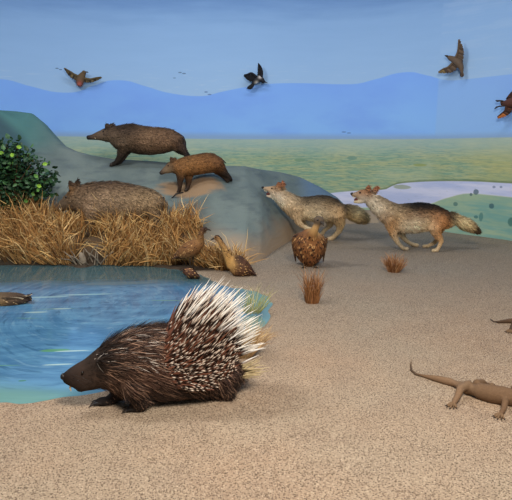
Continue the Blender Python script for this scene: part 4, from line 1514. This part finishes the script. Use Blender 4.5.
# dark thin quills at front of the crest and rattle quills of the tail
k = 60
tail0 = B.p(234, 374)
dd = unit(np.stack([np.full(k, 1.0), rng.normal(-.05, .3, k), rng.normal(.32, .17, k)], 1))
pp = np.tile(np.array(tail0 - base), (k, 1)) + rng.normal(0, .014, (k, 3))
bb_ = np.tile(np.array(lin((222, 204, 160))), (k, 8, 1)) * rng.uniform(.75, 1.1, k)[:, None, None]
V1, T1, C1 = quill_geo(pp, dd, rng.uniform(.07, .17, k), np.full(k, .0024), np.clip(bb_, 0, .9))
tail = part_tube('tail', porc, base, [[(B.p(228, 370), .05), (B.p(234, 373), .035), (B.p(238, 374), .018)]], M_NOSE)
o_ = link('rattle_quills', mesh_np('rattle_quills', V1, T1, C1), tail, M_QUILL)
tag(o_, 'cream rattle quills', kind='stuff')


# ------------------------------------------------------------------ birds on the ground
def plume(root, B, base, n, length, width, flow, spots, lift=.12, cj=.3, mott=None, jit=.22, skip=None):
    p, nn = sample(B.me, n)
    q = B.flatpx(p + np.array(base))
    col = B.coat(spots)(p + np.array(base))
    if mott:
        k = rng.random(len(p))
        for frac, c_ in mott:
            col = np.where((k < frac)[:, None], np.array(lin(c_)), col)
            k = np.where(k < frac, 2, k)
    if skip is not None:
        kk = ~skip(q)
        p, nn, q, col = p[kk], nn[kk], q[kk], col[kk]
    fl = flow(q) if callable(flow) else np.tile(np.array(flow, float), (len(p), 1))
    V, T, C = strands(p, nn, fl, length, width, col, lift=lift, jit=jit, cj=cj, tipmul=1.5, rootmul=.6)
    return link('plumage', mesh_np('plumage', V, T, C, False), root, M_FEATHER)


def feathers_fan(root, base, name, starts, dirs, L, w, cols, th=.0025, vane=None):
    """broad overlapping flight feathers as thin solid blades"""
    tt = []
    V, T, C = [], [], []
    o_ = 0
    for a, d_, l_, c_ in zip(starts, dirs, L, cols):
        d_ = d_.normalized()
        s_ = (vane or Vector((0, 1, 0)))
        s_ = (s_ - d_ * s_.dot(d_)).normalized()
        n_ = d_.cross(s_)
        prof = [(0, .35), (.25, .85), (.6, 1), (.85, .8), (1, .12)]
        for k, (t_, f_) in enumerate(prof):
            c0 = a + d_ * l_ * t_ - base
            V += [c0 - s_ * w * f_, c0 + n_ * th, c0 + s_ * w * f_, c0 - n_ * th]
            C += [np.array(lin(c_)) * (1 - .25 * t_)] * 4
        for k in range(4):
            for j in range(4):
                a0 = o_ + k * 4 + j; a1 = o_ + k * 4 + (j + 1) % 4
                T += [(a0, a1, a1 + 4), (a0, a1 + 4, a0 + 4)]
        T += [(o_, o_ + 1, o_ + 2), (o_, o_ + 2, o_ + 3), (o_ + 16, o_ + 18, o_ + 17), (o_ + 16, o_ + 19, o_ + 18)]
        o_ += 20
    return link(name, mesh_np(name, np.array([list(v) for v in V]), np.array(T), np.array(C), False), root, M_FEATHER)


def bird_leg(root, base, top, knee, foot, r, toe=.03, fwd=Vector((-1, 0, 0))):
    tt = Tubes()
    tt.tube([(top, r * 1.5), (knee, r), (foot + Vector((0, 0, r)), r)])
    sd_ = Vector((-fwd.y, fwd.x, 0))
    for a_ in (-.5, 0, .5):
        e = foot + (fwd * math.cos(a_) + sd_ * math.sin(a_)) * toe
        e.z = tz(e.x, e.y) + r * .5
        tt.tube([(foot + Vector((0, 0, r)), r * .9), (e, r * .4)])
    e = foot - fwd * toe * .5
    e.z = tz(e.x, e.y) + r * .5
    tt.tube([(foot + Vector((0, 0, r)), r * .9), (e, r * .4)])
    return link('leg', tt.mesh('leg', Vector(base)), root, M_BILL)


# standing brown bird that faces the camera
gb = GT(311, 268)
B = Beast(290, gb.y, 330, gb.y)
mp = ppm(gb.y)
B.loft([((302, 231.6), (319, 232.6), .06), ((295.4, 234.4), (324, 236.4), .11), ((292, 239), (327, 241), .145, .02), ((291.6, 245), (326.6, 247), .16, .04), ((293.4, 251.6), (325, 253), .15, .06), ((298, 258.6), (320, 259.4), .12, .08), ((304, 264.4), (314.4, 264.6), .06, .09)])
# neck rising toward the right, small head
B.T.tube([(B.p(310.6, 238, -.05), 7 * mp), (B.p(312.6, 234, -.10), 5.0 * mp), (B.p(315.2, 228.4, -.13), 3.5 * mp), (B.p(317.4, 223.4, -.14), 3.1 * mp)])
B.T.ball(B.p(319, 220.4, -.145), 5.4 * mp, 4.4 * mp, 4.4 * mp, -.2)
base = Vector((B.p(311, 262).x, gb.y, 0)); base.z = tz(base.x, base.y)
BR = (124, 80, 48)
sp = [(317, 218.6, (92, 78, 64), 3), (321, 221, (112, 98, 82), 3), (316, 227, (186, 148, 98), 2.5), (314.6, 230, (190, 152, 98), 3.5), (311, 237, (128, 86, 50), 4), (298, 236, (104, 70, 44), 5), (296, 246, (120, 80, 48), 6), (310, 244, (146, 98, 58), 7), (312, 254, (140, 90, 54), 7), (325, 246, (104, 70, 44), 5), (324, 254, (86, 58, 38), 5), (300, 257, (110, 72, 44), 6)]
bird = thing('brown_bird', base, 'brown mottled bird standing upright on open sand, facing the viewer, pale neck turned aside', 'bird')
me = B.finish(base, .010, 3)
set_cols(me, B.coat(sp)(B.world))
link('body', me, bird, M_FEATHER)
plume(bird, B, base, 1900, .042, .0095, lambda q: np.stack([(q[:, 0] - 312) * .012, np.full(len(q), .15), np.full(len(q), -1.0)], 1), sp, .16, mott=[(.11, (184, 140, 90)), (.36, (62, 41, 29))], skip=lambda q: q[:, 1] < 233)
plume(bird, B, base, 900, .014, .004, (.1, 0.1, -1), sp, .12, skip=lambda q: q[:, 1] > 235).name = 'neck_plumage'
# folded wings hanging at both sides
for s_, (xa, xb) in ((-1, (293.6, 296)), (1, (326.6, 326.5))):
    st, dr, ll, cc = [], [], [], []
    for k in range(9):
        st.append(B.p(xa + s_ * .6 - s_ * k * .25, 238 + k * 1.6, -.03 + k * .022))
        dr.append(Vector((-s_ * .10, .42, -1)))
        ll.append(.20 - k * .008)
        cc.append([(116, 78, 48), (82, 54, 36), (140, 100, 62)][k % 3])
    feathers_fan(bird, base, 'wing', st, dr, ll, .020, cc, .006, Vector((.35 * s_, 1, .3)))
st = [B.p(311 + k * 1.6, 254, .17) for k in range(-3, 4)]
feathers_fan(bird, base, 'tail', st, [Vector((k * .06, .55, -.55)) for k in range(-3, 4)], [.17] * 7, .018, [(96, 64, 42), (70, 48, 34)] * 3 + [(96, 64, 42)], .004, Vector((1, 0, 0)))
for s_, px_ in ((-1, 303.5), (1, 315.5)):
    w_ = B.p(px_, 264, .03)
    ft_ = Vector((w_.x, w_.y - .01, tz(w_.x, w_.y - .01)))
    bird_leg(bird, base, B.p(px_, 258, .04), w_.lerp(ft_, .3), ft_, .007, .05, Vector((0, -1, 0)))
tt = Tubes()
tt.tube([(B.p(320.6, 221.6, -.17), .016), (B.p(322.6, 223.4, -.20), .011), (B.p(323.6, 225.8, -.215), .004)])
link('bill', tt.mesh('bill', base), bird, M_BILL)
eye(bird, base, B.p(317.4, 219.8, -.145) + Vector((-.002, -.042, .004)), .0085)
eye(bird, base, B.p(321.4, 219.4, -.11) + Vector((.012, .0, .004)), .0085)


# striped birds by the grass
def striped_bird(B, base, label, sp, flow, secs, neck, head, hr, bill, legs, n=1500, ground_y=None, tail=None, mott=None, group='brown striped birds by the dry grass', eye_at=None, stripe=None):
    mp = ppm(B.y0)
    B.loft(secs)
    if neck:
        B.T.tube([(B.p(a, b, dy), r * mp) for a, b, r, dy in neck])
    B.T.ball(B.p(*head), hr[0] * mp, hr[1] * mp, hr[2] * mp, hr[3])
    root = thing('striped_bird', base, label, 'bird', group)
    me = B.finish(base, .008, 3)
    set_cols(me, B.coat(sp)(B.world))
    link('body', me, root, M_FEATHER)
    plume(root, B, base, n, .03, .005, flow, sp, .10, mott=mott)
    tt = Tubes()
    tt.tube([(B.p(a, b, dy), r * mp) for a, b, r, dy in bill])
    link('bill', tt.mesh('bill', base), root, M_BILL)
    for s_ in (-1, 1):
        eye(root, base, B.p(eye_at[0], eye_at[1], head[2] + s_ * hr[1] * mp * .92), .0065)
    if stripe:
        part_tube('crown_stripe', root, base, [[(B.p(a, b, head[2]), r * mp) for a, b, r in stripe]], M_NOSE)
    if tail:
        st, dr, cc = [], [], []
        for k in range(-2, 3):
            st.append(B.p(tail[0], tail[1], k * .015))
            e = B.p(tail[2], tail[3], k * .03)
            dr.append(e - st[-1])
            cc.append([(70, 46, 32), (112, 78, 50)][k % 2])
        feathers_fan(root, base, 'tail', st, dr, [d_.length for d_ in dr], .016, cc, .005, Vector((0, 1, .3)))
    for (a, b, c_, d_, dy) in legs:
        w_ = B.p(a, b, dy)
        ft_ = Vector((w_.x, w_.y, tz(w_.x, w_.y)))
        if ft_.z < w_.z:
            bird_leg(root, base, w_, w_.lerp(ft_, .5), ft_, .005, .035)
    return root


MOT = [(.18, (190, 150, 98)), (.42, (58, 38, 28))]
# A: body rising to the right, neck up, head to the right
yA = 5.42
B = Beast(173, yA, 207, yA)
spA = [(176, 256, (96, 66, 42), 4), (185, 246, (124, 86, 52), 5), (190, 252, (112, 78, 48), 5), (197, 245, (134, 94, 56), 4), (200, 238, (140, 104, 64), 3), (201, 231, (110, 76, 48), 3), (205, 228.6, (70, 48, 34), 2), (190, 258, (150, 116, 76), 4)]
base = Vector((B.p(188, 260).x, yA, 0)); base.z = tz(base.x, base.y)
striped_bird(B, base, 'brown striped bird with raised neck leaning from the dry grass beside the water', spA, (-.85, 0, -.4),
             [((174.5, 254), (175, 258.6), .02), ((179, 247.8), (181, 259.2), .055), ((185, 242.6), (188, 259), .08), ((191, 240), (194, 256.6), .085), ((196, 239), (199.4, 252.6), .07), ((199.6, 239), (202.6, 247.6), .045)],
             [(199.6, 244, 5, 0), (200.8, 238.4, 3.4, -.01), (201.2, 233.4, 2.5, -.02), (203, 230, 2.3, -.02)], (204.2, 229.4, -.02), (3.4, 2.4, 2.3, -.15),
             [(206.8, 229, 1.1, -.02), (209, 229.6, .8, -.02), (211, 230.6, .3, -.02)], [(190, 257, 0, 0, -.03), (193, 256, 0, 0, .03)], tail=(179, 255, 172, 259), mott=MOT, eye_at=(205, 229),
             stripe=[(200.4, 233, .8), (201.6, 229.2, 1.0), (204, 227.4, .9), (206.6, 227.7, .5)])
# B: body low to the right, long pale neck up to the left
yB = 5.22
B = Beast(215, yB, 254, yB)
spB = [(252, 273, (66, 44, 34), 4), (245, 265, (92, 62, 44), 4), (240, 258, (70, 48, 36), 3), (238, 270, (96, 66, 46), 4), (246, 273, (60, 40, 32), 3), (231, 265, (190, 148, 88), 3.5), (228, 258, (184, 142, 82), 3), (224, 250, (176, 136, 82), 3), (220, 242, (160, 122, 76), 3), (216.6, 237.4, (120, 86, 54), 2)]
base = Vector((B.p(240, 276).x, yB, 0)); base.z = tz(base.x, base.y)
striped_bird(B, base, 'dark brown bird with long buff neck crouching at the right end of the dry grass', spB, (.85, 0, -.5),
             [((231, 257), (229.4, 270), .05), ((236, 254.6), (233, 275), .085), ((241, 255.6), (238, 277), .095), ((246, 259), (243.4, 277), .09), ((250.6, 265), (248.6, 276.4), .06), ((254.4, 271.4), (253.6, 274.8), .025)],
             [(232, 266, 5.4, 0), (228.4, 258.6, 4.2, -.01), (224.6, 250, 3.3, -.02), (221, 243, 2.6, -.03), (218, 238.6, 2.3, -.03)], (216.6, 237.6, -.03), (3.3, 2.3, 2.2, .25),
             [(214.4, 238.2, 1.1, -.03), (212.4, 239, .8, -.03), (210.4, 240.2, .3, -.03)], [(239, 274, 0, 0, -.04), (242, 274, 0, 0, .04)], tail=(250, 270, 256.4, 275.4), mott=MOT, eye_at=(215.8, 237.2),
             stripe=[(215.6, 235.6, .6), (218, 235.8, 1.0), (221, 239, 1.0), (224, 244.4, .7)])
# C: small dark bird down at the waterline
gC = G0(190, 277)
yC = gC.y + .02
B = Beast(183, yC, 197, yC)
spC = [(184, 272, (70, 48, 38), 2), (188, 272, (96, 62, 46), 3), (192, 274, (74, 48, 38), 3), (196, 276, (46, 34, 30), 2), (189, 268.6, (128, 92, 70), 1.6), (186, 275, (120, 88, 68), 1.6)]
base = Vector((B.p(190, 277).x, yC, 0)); base.z = tz(base.x, base.y)
striped_bird(B, base, 'small dark bird hunched at the waterline below the dry grass', spC, (.9, 0, -.3),
             [((184.4, 269), (184.8, 274.6), .03), ((187.4, 267.6), (187.6, 277), .045), ((191, 268), (191, 278), .05), ((194.6, 270.4), (194.4, 278), .04), ((198, 274), (197.6, 277.6), .015)],
             None, (184.4, 269.6, -.01), (2.4, 1.9, 1.9, 0), [(182.6, 270, .8, -.01), (181.2, 270.5, .6, -.01), (180, 271, .3, -.01)], [(190, 276.6, 0, 0, -.02), (192, 276.6, 0, 0, .02)], n=500, tail=(195, 274, 199.6, 277), mott=MOT, eye_at=(183.8, 269.2))

# ------------------------------------------------------------------ duck afloat at the left edge
gd = G0(10, 305.5, -.022)
yD = gd.y + .07
B = Beast(-20, yD, 30, yD)
mp = ppm(yD)
B.loft([((-20, 296), (-18, 305), .05), ((-12, 293.4), (-11, 307), .085), ((-2, 292.6), (-2, 307.4), .10), ((8, 292.8), (8, 307), .10), ((17, 293.4), (17, 305.6), .085), ((24, 295), (24.6, 303.6), .055), ((29, 296.6), (29, 301.4), .03)])
B.T.tube([(B.p(-17, 297), 5 * mp), (B.p(-21, 291), 3.8 * mp), (B.p(-22.6, 285.6), 3.4 * mp)])
B.T.ball(B.p(-24, 283.4), 5 * mp, 3.8 * mp, 4 * mp)
spD = [(-22, 285, (90, 72, 52), 5), (-10, 297, (110, 88, 62), 6), (2, 295, (92, 76, 58), 5), (14, 295, (78, 62, 48), 5), (3, 303, (170, 138, 90), 4), (12, 304, (104, 80, 56), 4), (22, 299, (70, 56, 46), 4), (28, 299, (54, 44, 38), 3)]
base = Vector((B.p(4, 305).x, yD, -.022))
duck = thing('duck', base, 'brown duck floating on the pond, its tail end in view at the left edge', 'duck')
me = B.finish(base, .009, 3)
set_cols(me, B.coat(spD)(B.world))
link('body', me, duck, M_FEATHER)
plume(duck, B, base, 1800, .03, .006, (1, 0, -.1), spD, .09, mott=[(.12, (176, 150, 112)), (.3, (48, 38, 30))])
tt = Tubes()
tt.tube([(B.p(-28, 284.4), 2.4 * mp), (B.p(-31, 285.2), 2.2 * mp), (B.p(-34, 285.8), 1.6 * mp)], flat=.6)
link('bill', tt.mesh('bill', base), duck, M_BILL)
for s_ in (-1, 1):
    eye(duck, base, B.p(-25.4, 282.6, s_ * .03), .006)
for s_ in (-1, 1):
    st, dr, cc = [], [], []
    for k in range(6):
        st.append(B.p(2 + k * 3, 297.6 + k * .5, s_ * (.098 - k * .008)))
        dr.append(B.p(22 + k * 1.6, 299.6 - k * 1.0, s_ * (.05 - k * .008)) - st[-1])
        cc.append([(84, 68, 52), (200, 188, 164), (66, 52, 42)][k % 3])
    feathers_fan(duck, base, 'wing', st, dr, [d_.length for d_ in dr], .012, cc, .004, Vector((.2, .3 * s_, 1)))
st = [B.p(24, 297.6, k * .012) for k in (-2, -1, 0, 1, 2)]
feathers_fan(duck, base, 'tail', st, [B.p(31.5, 293.6 + abs(k), k * .02) - st[0] for k in (-2, -1, 0, 1, 2)], [.07] * 5, .010, [(60, 48, 40), (206, 196, 176), (60, 48, 40), (206, 196, 176), (60, 48, 40)], .003, Vector((0, 1, .2)))


# ------------------------------------------------------------------ monitor lizards
def lizard(B, label, spine, legs, spots, voxel, eyes, base):
    mp = ppm(B.y0)
    pts = []
    for (px, py, r, hz_) in spine:      # px,py of the centre line on the ground, radius px, lift px
        g_ = GT(px, py + hz_)
        rr = r * ppm(g_.y)
        g_.z = tz(g_.x, g_.y) + max(hz_ * ppm(g_.y) * .55, rr * .9)
        pts.append((g_, rr))
    B.T.tube(pts, flat=.85)
    feet = []
    for lg in legs:
        w_ = []
        for (px, py, r, up) in lg:
            g_ = GT(px, py)
            g_.z = tz(g_.x, g_.y) + up
            w_.append((g_, r * ppm(g_.y)))
        B.T.tube(w_)
        feet.append(w_)
    root = thing('monitor_lizard', base, label, 'lizard', 'monitor lizards on the sand')
    me = B.finish(base, voxel, 3)
    set_cols(me, B.coat(spots)(B.world))
    link('body', me, root, M_SCALE)
    for w_ in feet:
        f_, r_ = w_[-1]
        d_ = (w_[-1][0] - w_[-2][0])
        d_.z = 0
        d_ = d_.normalized()
        s_ = Vector((-d_.y, d_.x, 0))
        for k in range(5):
            a_ = (k - 2) * .38
            e_ = f_ + (d_ * math.cos(a_) + s_ * math.sin(a_)) * (.042 - abs(k - 2) * .005)
            e_.z = tz(e_.x, e_.y) + .004
            o_ = part_tube('toe', root, base, [[(f_, .0075), (f_.lerp(e_, .55) + Vector((0, 0, .005)), .006), (e_, .0042)]], M_LIZ)
            e2 = e_ + (e_ - f_).normalized() * .014
            e2.z = tz(e2.x, e2.y) + .002
            c_ = part_tube('claw', o_, base, [[(e_, .0036), (e2, .001)]], M_HORN)
    for e_ in eyes:
        eye(root, base, e_, .006)
    return root


M_LIZ = mat_plain('lizard_toes', (120, 96, 72), .7, .25, 60, .3)
gl = GT(480, 402)
B = Beast(410, gl.y, 560, gl.y)
base = Vector((P(490, 400, gl.y).x, gl.y, 0)); base.z = tz(base.x, base.y)
spine = [(412.2, 356, .5, .8), (410.6, 364, .9, 1.2), (411.2, 370, 1.3, 1.6), (416, 373.6, 1.7, 2), (426, 376, 2.2, 2.4), (438, 378.8, 3.6, 3.4), (450, 381.6, 4.3, 4), (460, 384.6, 5.0, 5), (468, 387.6, 7.0, 7), (478, 390, 8.4, 8), (490, 392.6, 9.4, 9), (502, 394.8, 9.6, 9), (514, 396.6, 8.8, 9), (523, 398, 7.0, 9), (531, 398.6, 5.6, 9), (540, 398.6, 5.8, 9), (548, 399, 5.0, 8), (557, 400, 3.0, 7)]
legs = [[(468, 395, 5.2, .055), (460, 397.4, 4.2, .05), (456.8, 402, 3.2, .026), (453.4, 405.4, 2.6, .012)],
        [(476, 392, 4.6, .045), (482, 389.6, 3.4, .04), (486, 388.4, 2.4, .02), (489, 387, 2.0, .010)],
        [(506, 404, 4.4, .045), (504.6, 409, 3.5, .04), (503.4, 413, 2.8, .02), (500.6, 416, 2.3, .012)],
        [(514, 398, 4.4, .05), (522, 390.6, 3.6, .04), (525, 387.6, 2.9, .018), (522, 384.8, 2.6, .012)]]
LZ, LZD = (112, 88, 66), (88, 70, 54)
sp = [(412, 366, LZD, 8), (430, 377, LZD, 8), (450, 381, (118, 92, 68), 7), (470, 386, (124, 102, 80), 5), (485, 388, LZ, 8), (500, 391, LZ, 8), (495, 401, (112, 86, 64), 7), (458, 398, (130, 104, 80), 6), (453, 405, (112, 90, 70), 4), (504, 411, (124, 100, 76), 5), (540, 398, LZ, 10)]
hd = GT(548, 407)
lizard(B, 'brown monitor lizard lying on the sand, curled tail tip toward the porcupine', spine, legs, sp, .006,
       [Vector((hd.x, hd.y - .03, hd.z + .055)), Vector((hd.x, hd.y + .055, hd.z + .06))], base)

gl = GT(512, 325)
B = Beast(490, gl.y, 600, gl.y)
base = Vector((P(540, 330, gl.y).x, gl.y, 0)); base.z = tz(base.x, base.y)
spine = [(489.4, 317.6, .5, .4), (490.6, 319.6, .8, .6), (493.4, 321.4, 1.1, .9), (498, 322.2, 1.6, 1.2), (504, 321.6, 2.0, 1.6), (510, 321, 2.6, 2), (517, 321.4, 3.6, 3), (526, 323, 5.0, 4.4), (537, 325, 6.0, 5.4), (549, 326.4, 6.2, 5.4), (558, 327, 5.0, 5.4), (566, 327.4, 4.0, 5.4), (573, 327.6, 4.1, 5.4), (580, 328, 2.6, 4.6)]
legs = [[(518, 326, 3.2, .045), (513.6, 328, 2.7, .04), (512, 330, 2.2, .02), (510.4, 331.6, 2.0, .01)],
        [(522, 322, 3, .04), (528, 319, 2.5, .035), (531, 317.6, 2, .02), (533, 316, 1.8, .01)],
        [(550, 331, 3, .04), (549, 334, 2.5, .035), (548, 337, 2, .02), (546, 339, 1.8, .01)],
        [(554, 327, 3, .04), (560, 323, 2.5, .035), (562, 321.6, 2, .02), (560, 320, 1.8, .01)]]
sp = [(490, 319, (86, 70, 56), 6), (500, 322, (74, 58, 46), 6), (512, 322, (88, 68, 52), 8), (540, 325, LZ, 14), (575, 327, LZ, 10)]
hd = GT(573, 334)
lizard(B, 'second monitor lizard farther up the sand, only its dark tail showing at the edge', spine, legs, sp, .0075,
       [Vector((hd.x, hd.y - .03, hd.z + .05)), Vector((hd.x, hd.y + .05, hd.z + .055))], base)


# ------------------------------------------------------------------ birds fixed to the painted sky
def sky_bird(label, at, body, head, wings, tail, cols, bill=None, feet=None, gap=.10, belly=None):
    """body: list (px,py,r px); wings: list of outlines; everything stands gap metres off the wall"""
    s0, z0, w0, nrm = wall_hit(*at)
    if nrm.y > 0:
        nrm = -nrm
    pl_n = nrm
    o0 = w0 + pl_n * gap

    def q(px, py, off=0.0):
        d_ = Vector(ray(px, py))
        c_ = Vector((0, 0, CAM_H))
        t_ = (o0 + pl_n * off - c_).dot(pl_n) / d_.dot(pl_n)
        return c_ + d_ * t_
    mp = (q(at[0] + 1, at[1]) - q(at[0], at[1])).length
    base = o0.copy()
    root = thing('flying_bird', base, label, 'bird', 'birds mounted on the painted sky')
    T_ = Tubes()
    T_.tube([(q(a, b), r * mp) for a, b, r in body])
    if head:
        T_.ball(q(head[0], head[1], .01), head[2] * mp, head[2] * mp, head[2] * mp)
    me = fuse(T_.mesh('body', Vector((0, 0, 0))), .009, 3)
    v = verts_of(me)
    pp = project(v)
    c_ = np.tile(np.array(lin(cols[0])), (len(v), 1))
    if belly:
        for (a, b, r, cc) in belly:
            k = np.exp(-((pp[:, 0] - a) ** 2 + (pp[:, 1] - b) ** 2) / (2 * r * r))[:, None]
            c_ = c_ * (1 - k) + np.array(lin(cc)) * k
    set_cols(me, c_)
    me.vertices.foreach_set('co', (v - np.array(base)).astype(np.float32).ravel())
    me.update()
    link('body', me, root, M_FEATHER)
    # wings: a row of feathers between a root line and tips along the wing
    for wg in wings:
        st, dr, ll, cc = [], [], [], []
        lead, trail, nf, wcol, off = wg['lead'], wg['trail'], wg.get('n', 10), wg['col'], wg.get('off', 0.0)
        lead = catmull([list(p_) for p_ in lead], 6, False)
        trail = catmull([list(p_) for p_ in trail], 6, False)
        for k in range(nf):
            u = k / (nf - 1)
            a = lead[int(u * (len(lead) - 1))]
            b = trail[int(u * (len(trail) - 1))]
            o1 = off * u + .004 * (k % 2)
            A = q(a[0], a[1], .012 + o1)
            E = q(b[0], b[1], .0 + o1 * 1.1)
            st.append(A); dr.append(E - A); ll.append((E - A).length)
            cc.append(wcol[k % len(wcol)] if 'tip' not in wg or u < .7 else wg['tip'])
        vane = (q(at[0] + 5, at[1] + 0) - q(at[0], at[1]))
        g0, g1_ = q(*lead[0]), q(*lead[-1])
        feathers_fan(root, base, 'wing', st, dr, ll, max((g1_ - g0).length / nf * .95, .010), cc, .004, (g1_ - g0))
        # the leading arm of the wing
        part_tube('wing_arm', root, base, [[(q(a[0], a[1], .012 + off * i / (len(lead) - 1)), (1.5 - 1.0 * i / (len(lead) - 1)) * mp) for i, a in enumerate(lead)]],
                  mat_plain('arm_plumage', wcol[0], .75, .2))
    if tail:
        a, fan = tail
        st = [q(a[0], a[1], .004 * k) for k in range(len(fan))]
        dr = [q(b[0], b[1]) - s_ for b, s_ in zip(fan, st)]
        feathers_fan(root, base, 'tail', st, dr, [d_.length for d_ in dr], .016, [cols[1], cols[0]] * 6, .004, q(a[0], a[1] + 1) - q(a[0], a[1]) + q(a[0] + 1, a[1]) - q(*a))
    if bill:
        part_tube('bill', root, base, [[(q(a, b, .01), r * mp) for a, b, r in bill]], M_BILL)
    if feet:
        for f_ in feet:
            part_tube('foot', root, base, [[(q(a, b, .01), r * mp) for a, b, r in f_]], M_BILL)
    if head:
        eye(root, base, q(head[0], head[1], .01 + head[2] * mp * .9), .006)
    # rod that fixes the bird to the wall, hidden behind the body
    c0 = q(body[len(body) // 2][0], body[len(body) // 2][1])
    part_tube('mounting_rod', root, base, [[(c0, .006), (c0 - pl_n * (gap + .004), .006)]], M_ROD)
    return root


sky_bird('speckled brown bird with rosy vent and spread wings, leftmost in the sky', (80, 79),
         [(83, 74, 2.8), (81.2, 77.6, 4.4), (79.8, 81, 4.7), (79.4, 84, 3.2)], (84, 72.6, 2.3),
         [dict(lead=[(79, 76.6), (74.5, 74.6), (69.5, 71.2), (64.6, 68.2)], trail=[(77.6, 81), (72.6, 79), (68, 74.8), (65, 69.4)], n=12, col=[(92, 80, 58), (58, 48, 38), (124, 108, 76)], off=.03),
          dict(lead=[(84, 78.4), (90, 79.4), (95.6, 78), (101, 77)], trail=[(84.4, 82.6), (90.6, 82.8), (96.6, 81), (100.6, 78.2)], n=12, col=[(92, 80, 58), (58, 48, 38), (124, 108, 76)], off=.03)],
         ((80, 82), [(76.8, 85.6), (78.6, 86.8), (80.4, 87), (82, 86.4), (83.4, 85.4)]), [(96, 78, 56), (188, 104, 88)], bill=[(85.8, 72, .8), (87.2, 72, .5), (88.4, 72.4, .2)],
         belly=[(79.6, 84.4, 2.2, (196, 108, 96))])
sky_bird('small black bird with white patches and upraised wing against the blue mountain', (257, 78),
         [(253.6, 83, 2.0), (256.4, 80.4, 3.2), (259.4, 78.6, 3.4), (262, 79.6, 2.6)], (263.2, 81.4, 2.2),
         [dict(lead=[(261.4, 77), (262, 72), (261, 67.6), (258.8, 63.8)], trail=[(256.6, 77.6), (257.4, 72.6), (257.6, 68), (258.2, 64.2)], n=10, col=[(26, 26, 34), (18, 18, 26)], off=.02),
          dict(lead=[(256, 76.6), (251.4, 73.4), (247, 74.6), (244.4, 74.8)], trail=[(255.4, 81.6), (252, 82), (248, 80.4), (245.2, 77)], n=10, col=[(26, 26, 34), (18, 18, 26)], off=.02)],
         ((254.6, 82.6), [(246.6, 88.8), (248, 89.4), (249.6, 89.6), (251, 89)]), [(28, 28, 36), (18, 18, 24)], bill=[(265, 82, .7), (266.4, 82.4, .4), (267.4, 82.8, .2)],
         belly=[(256.8, 83, 1.3, (220, 214, 206)), (260, 77, 1.2, (200, 196, 196))])
sky_bird('grey-brown bird in swooping flight with long bent wings above the far ridge', (456, 60),
         [(449, 57.4, 2.0), (454, 59.6, 3.2), (459, 63, 3.8), (461.4, 68, 2.4), (462, 73, 1.2)], None,
         [dict(lead=[(455.6, 58), (458, 52), (458.6, 46), (458.6, 39.8)], trail=[(463, 62), (464, 55), (463.2, 48.6), (459.6, 41)], n=12, col=[(94, 78, 64), (78, 64, 54), (110, 92, 76)], off=.03),
          dict(lead=[(452.6, 63.4), (448, 67.6), (443.4, 69), (438.6, 71.8)], trail=[(458, 67.8), (453.4, 72), (447, 73.2), (440, 72.8)], n=12, col=[(94, 78, 64), (78, 64, 54), (110, 92, 76)], tip=(128, 110, 74), off=.03)],
         ((461.4, 70), [(460.8, 76.6), (461.8, 77.4), (462.8, 77.2), (463.6, 76.4)]), [(100, 84, 70), (66, 54, 46)], bill=[(447.6, 56.4, 1.2), (446, 55.8, .8), (444.8, 55.6, .3)])
sky_bird('dark brown bird with orange wingtip and trailing feet at the picture edge', (510, 104),
         [(504.6, 103, 2.4), (509, 103, 4.4), (515, 102, 5.4), (522, 100.6, 4.2), (527, 99, 3)], (531, 97.6, 3),
         [dict(lead=[(506.6, 106), (505.4, 110.6), (501.6, 113.6), (497.6, 116.8)], trail=[(514, 107.4), (511, 112.6), (506, 116.4), (499.6, 118.2)], n=11, col=[(70, 46, 38), (48, 34, 30), (96, 60, 44)], tip=(186, 112, 58), off=.03),
          dict(lead=[(513, 98), (519, 91), (526, 85), (533, 78)], trail=[(506, 98.6), (510, 93.6), (518, 87), (531, 79)], n=11, col=[(70, 46, 38), (48, 34, 30), (96, 60, 44)], off=.03)],
         ((506, 103), [(500, 100.6), (500, 102.6), (500.6, 104.6), (501.4, 106.2)]), [(92, 58, 48), (58, 40, 34)], bill=[(533.4, 97, 1.0), (535.6, 97, .6), (537, 97.6, .3)],
         feet=[[(505, 106, .5), (499, 106.4, .6), (496.6, 107.2, .9), (494.6, 109, .4)], [(504, 101, .4), (499.6, 100.8, .8), (497, 101, 1.0), (495.8, 100.4, .4)]])
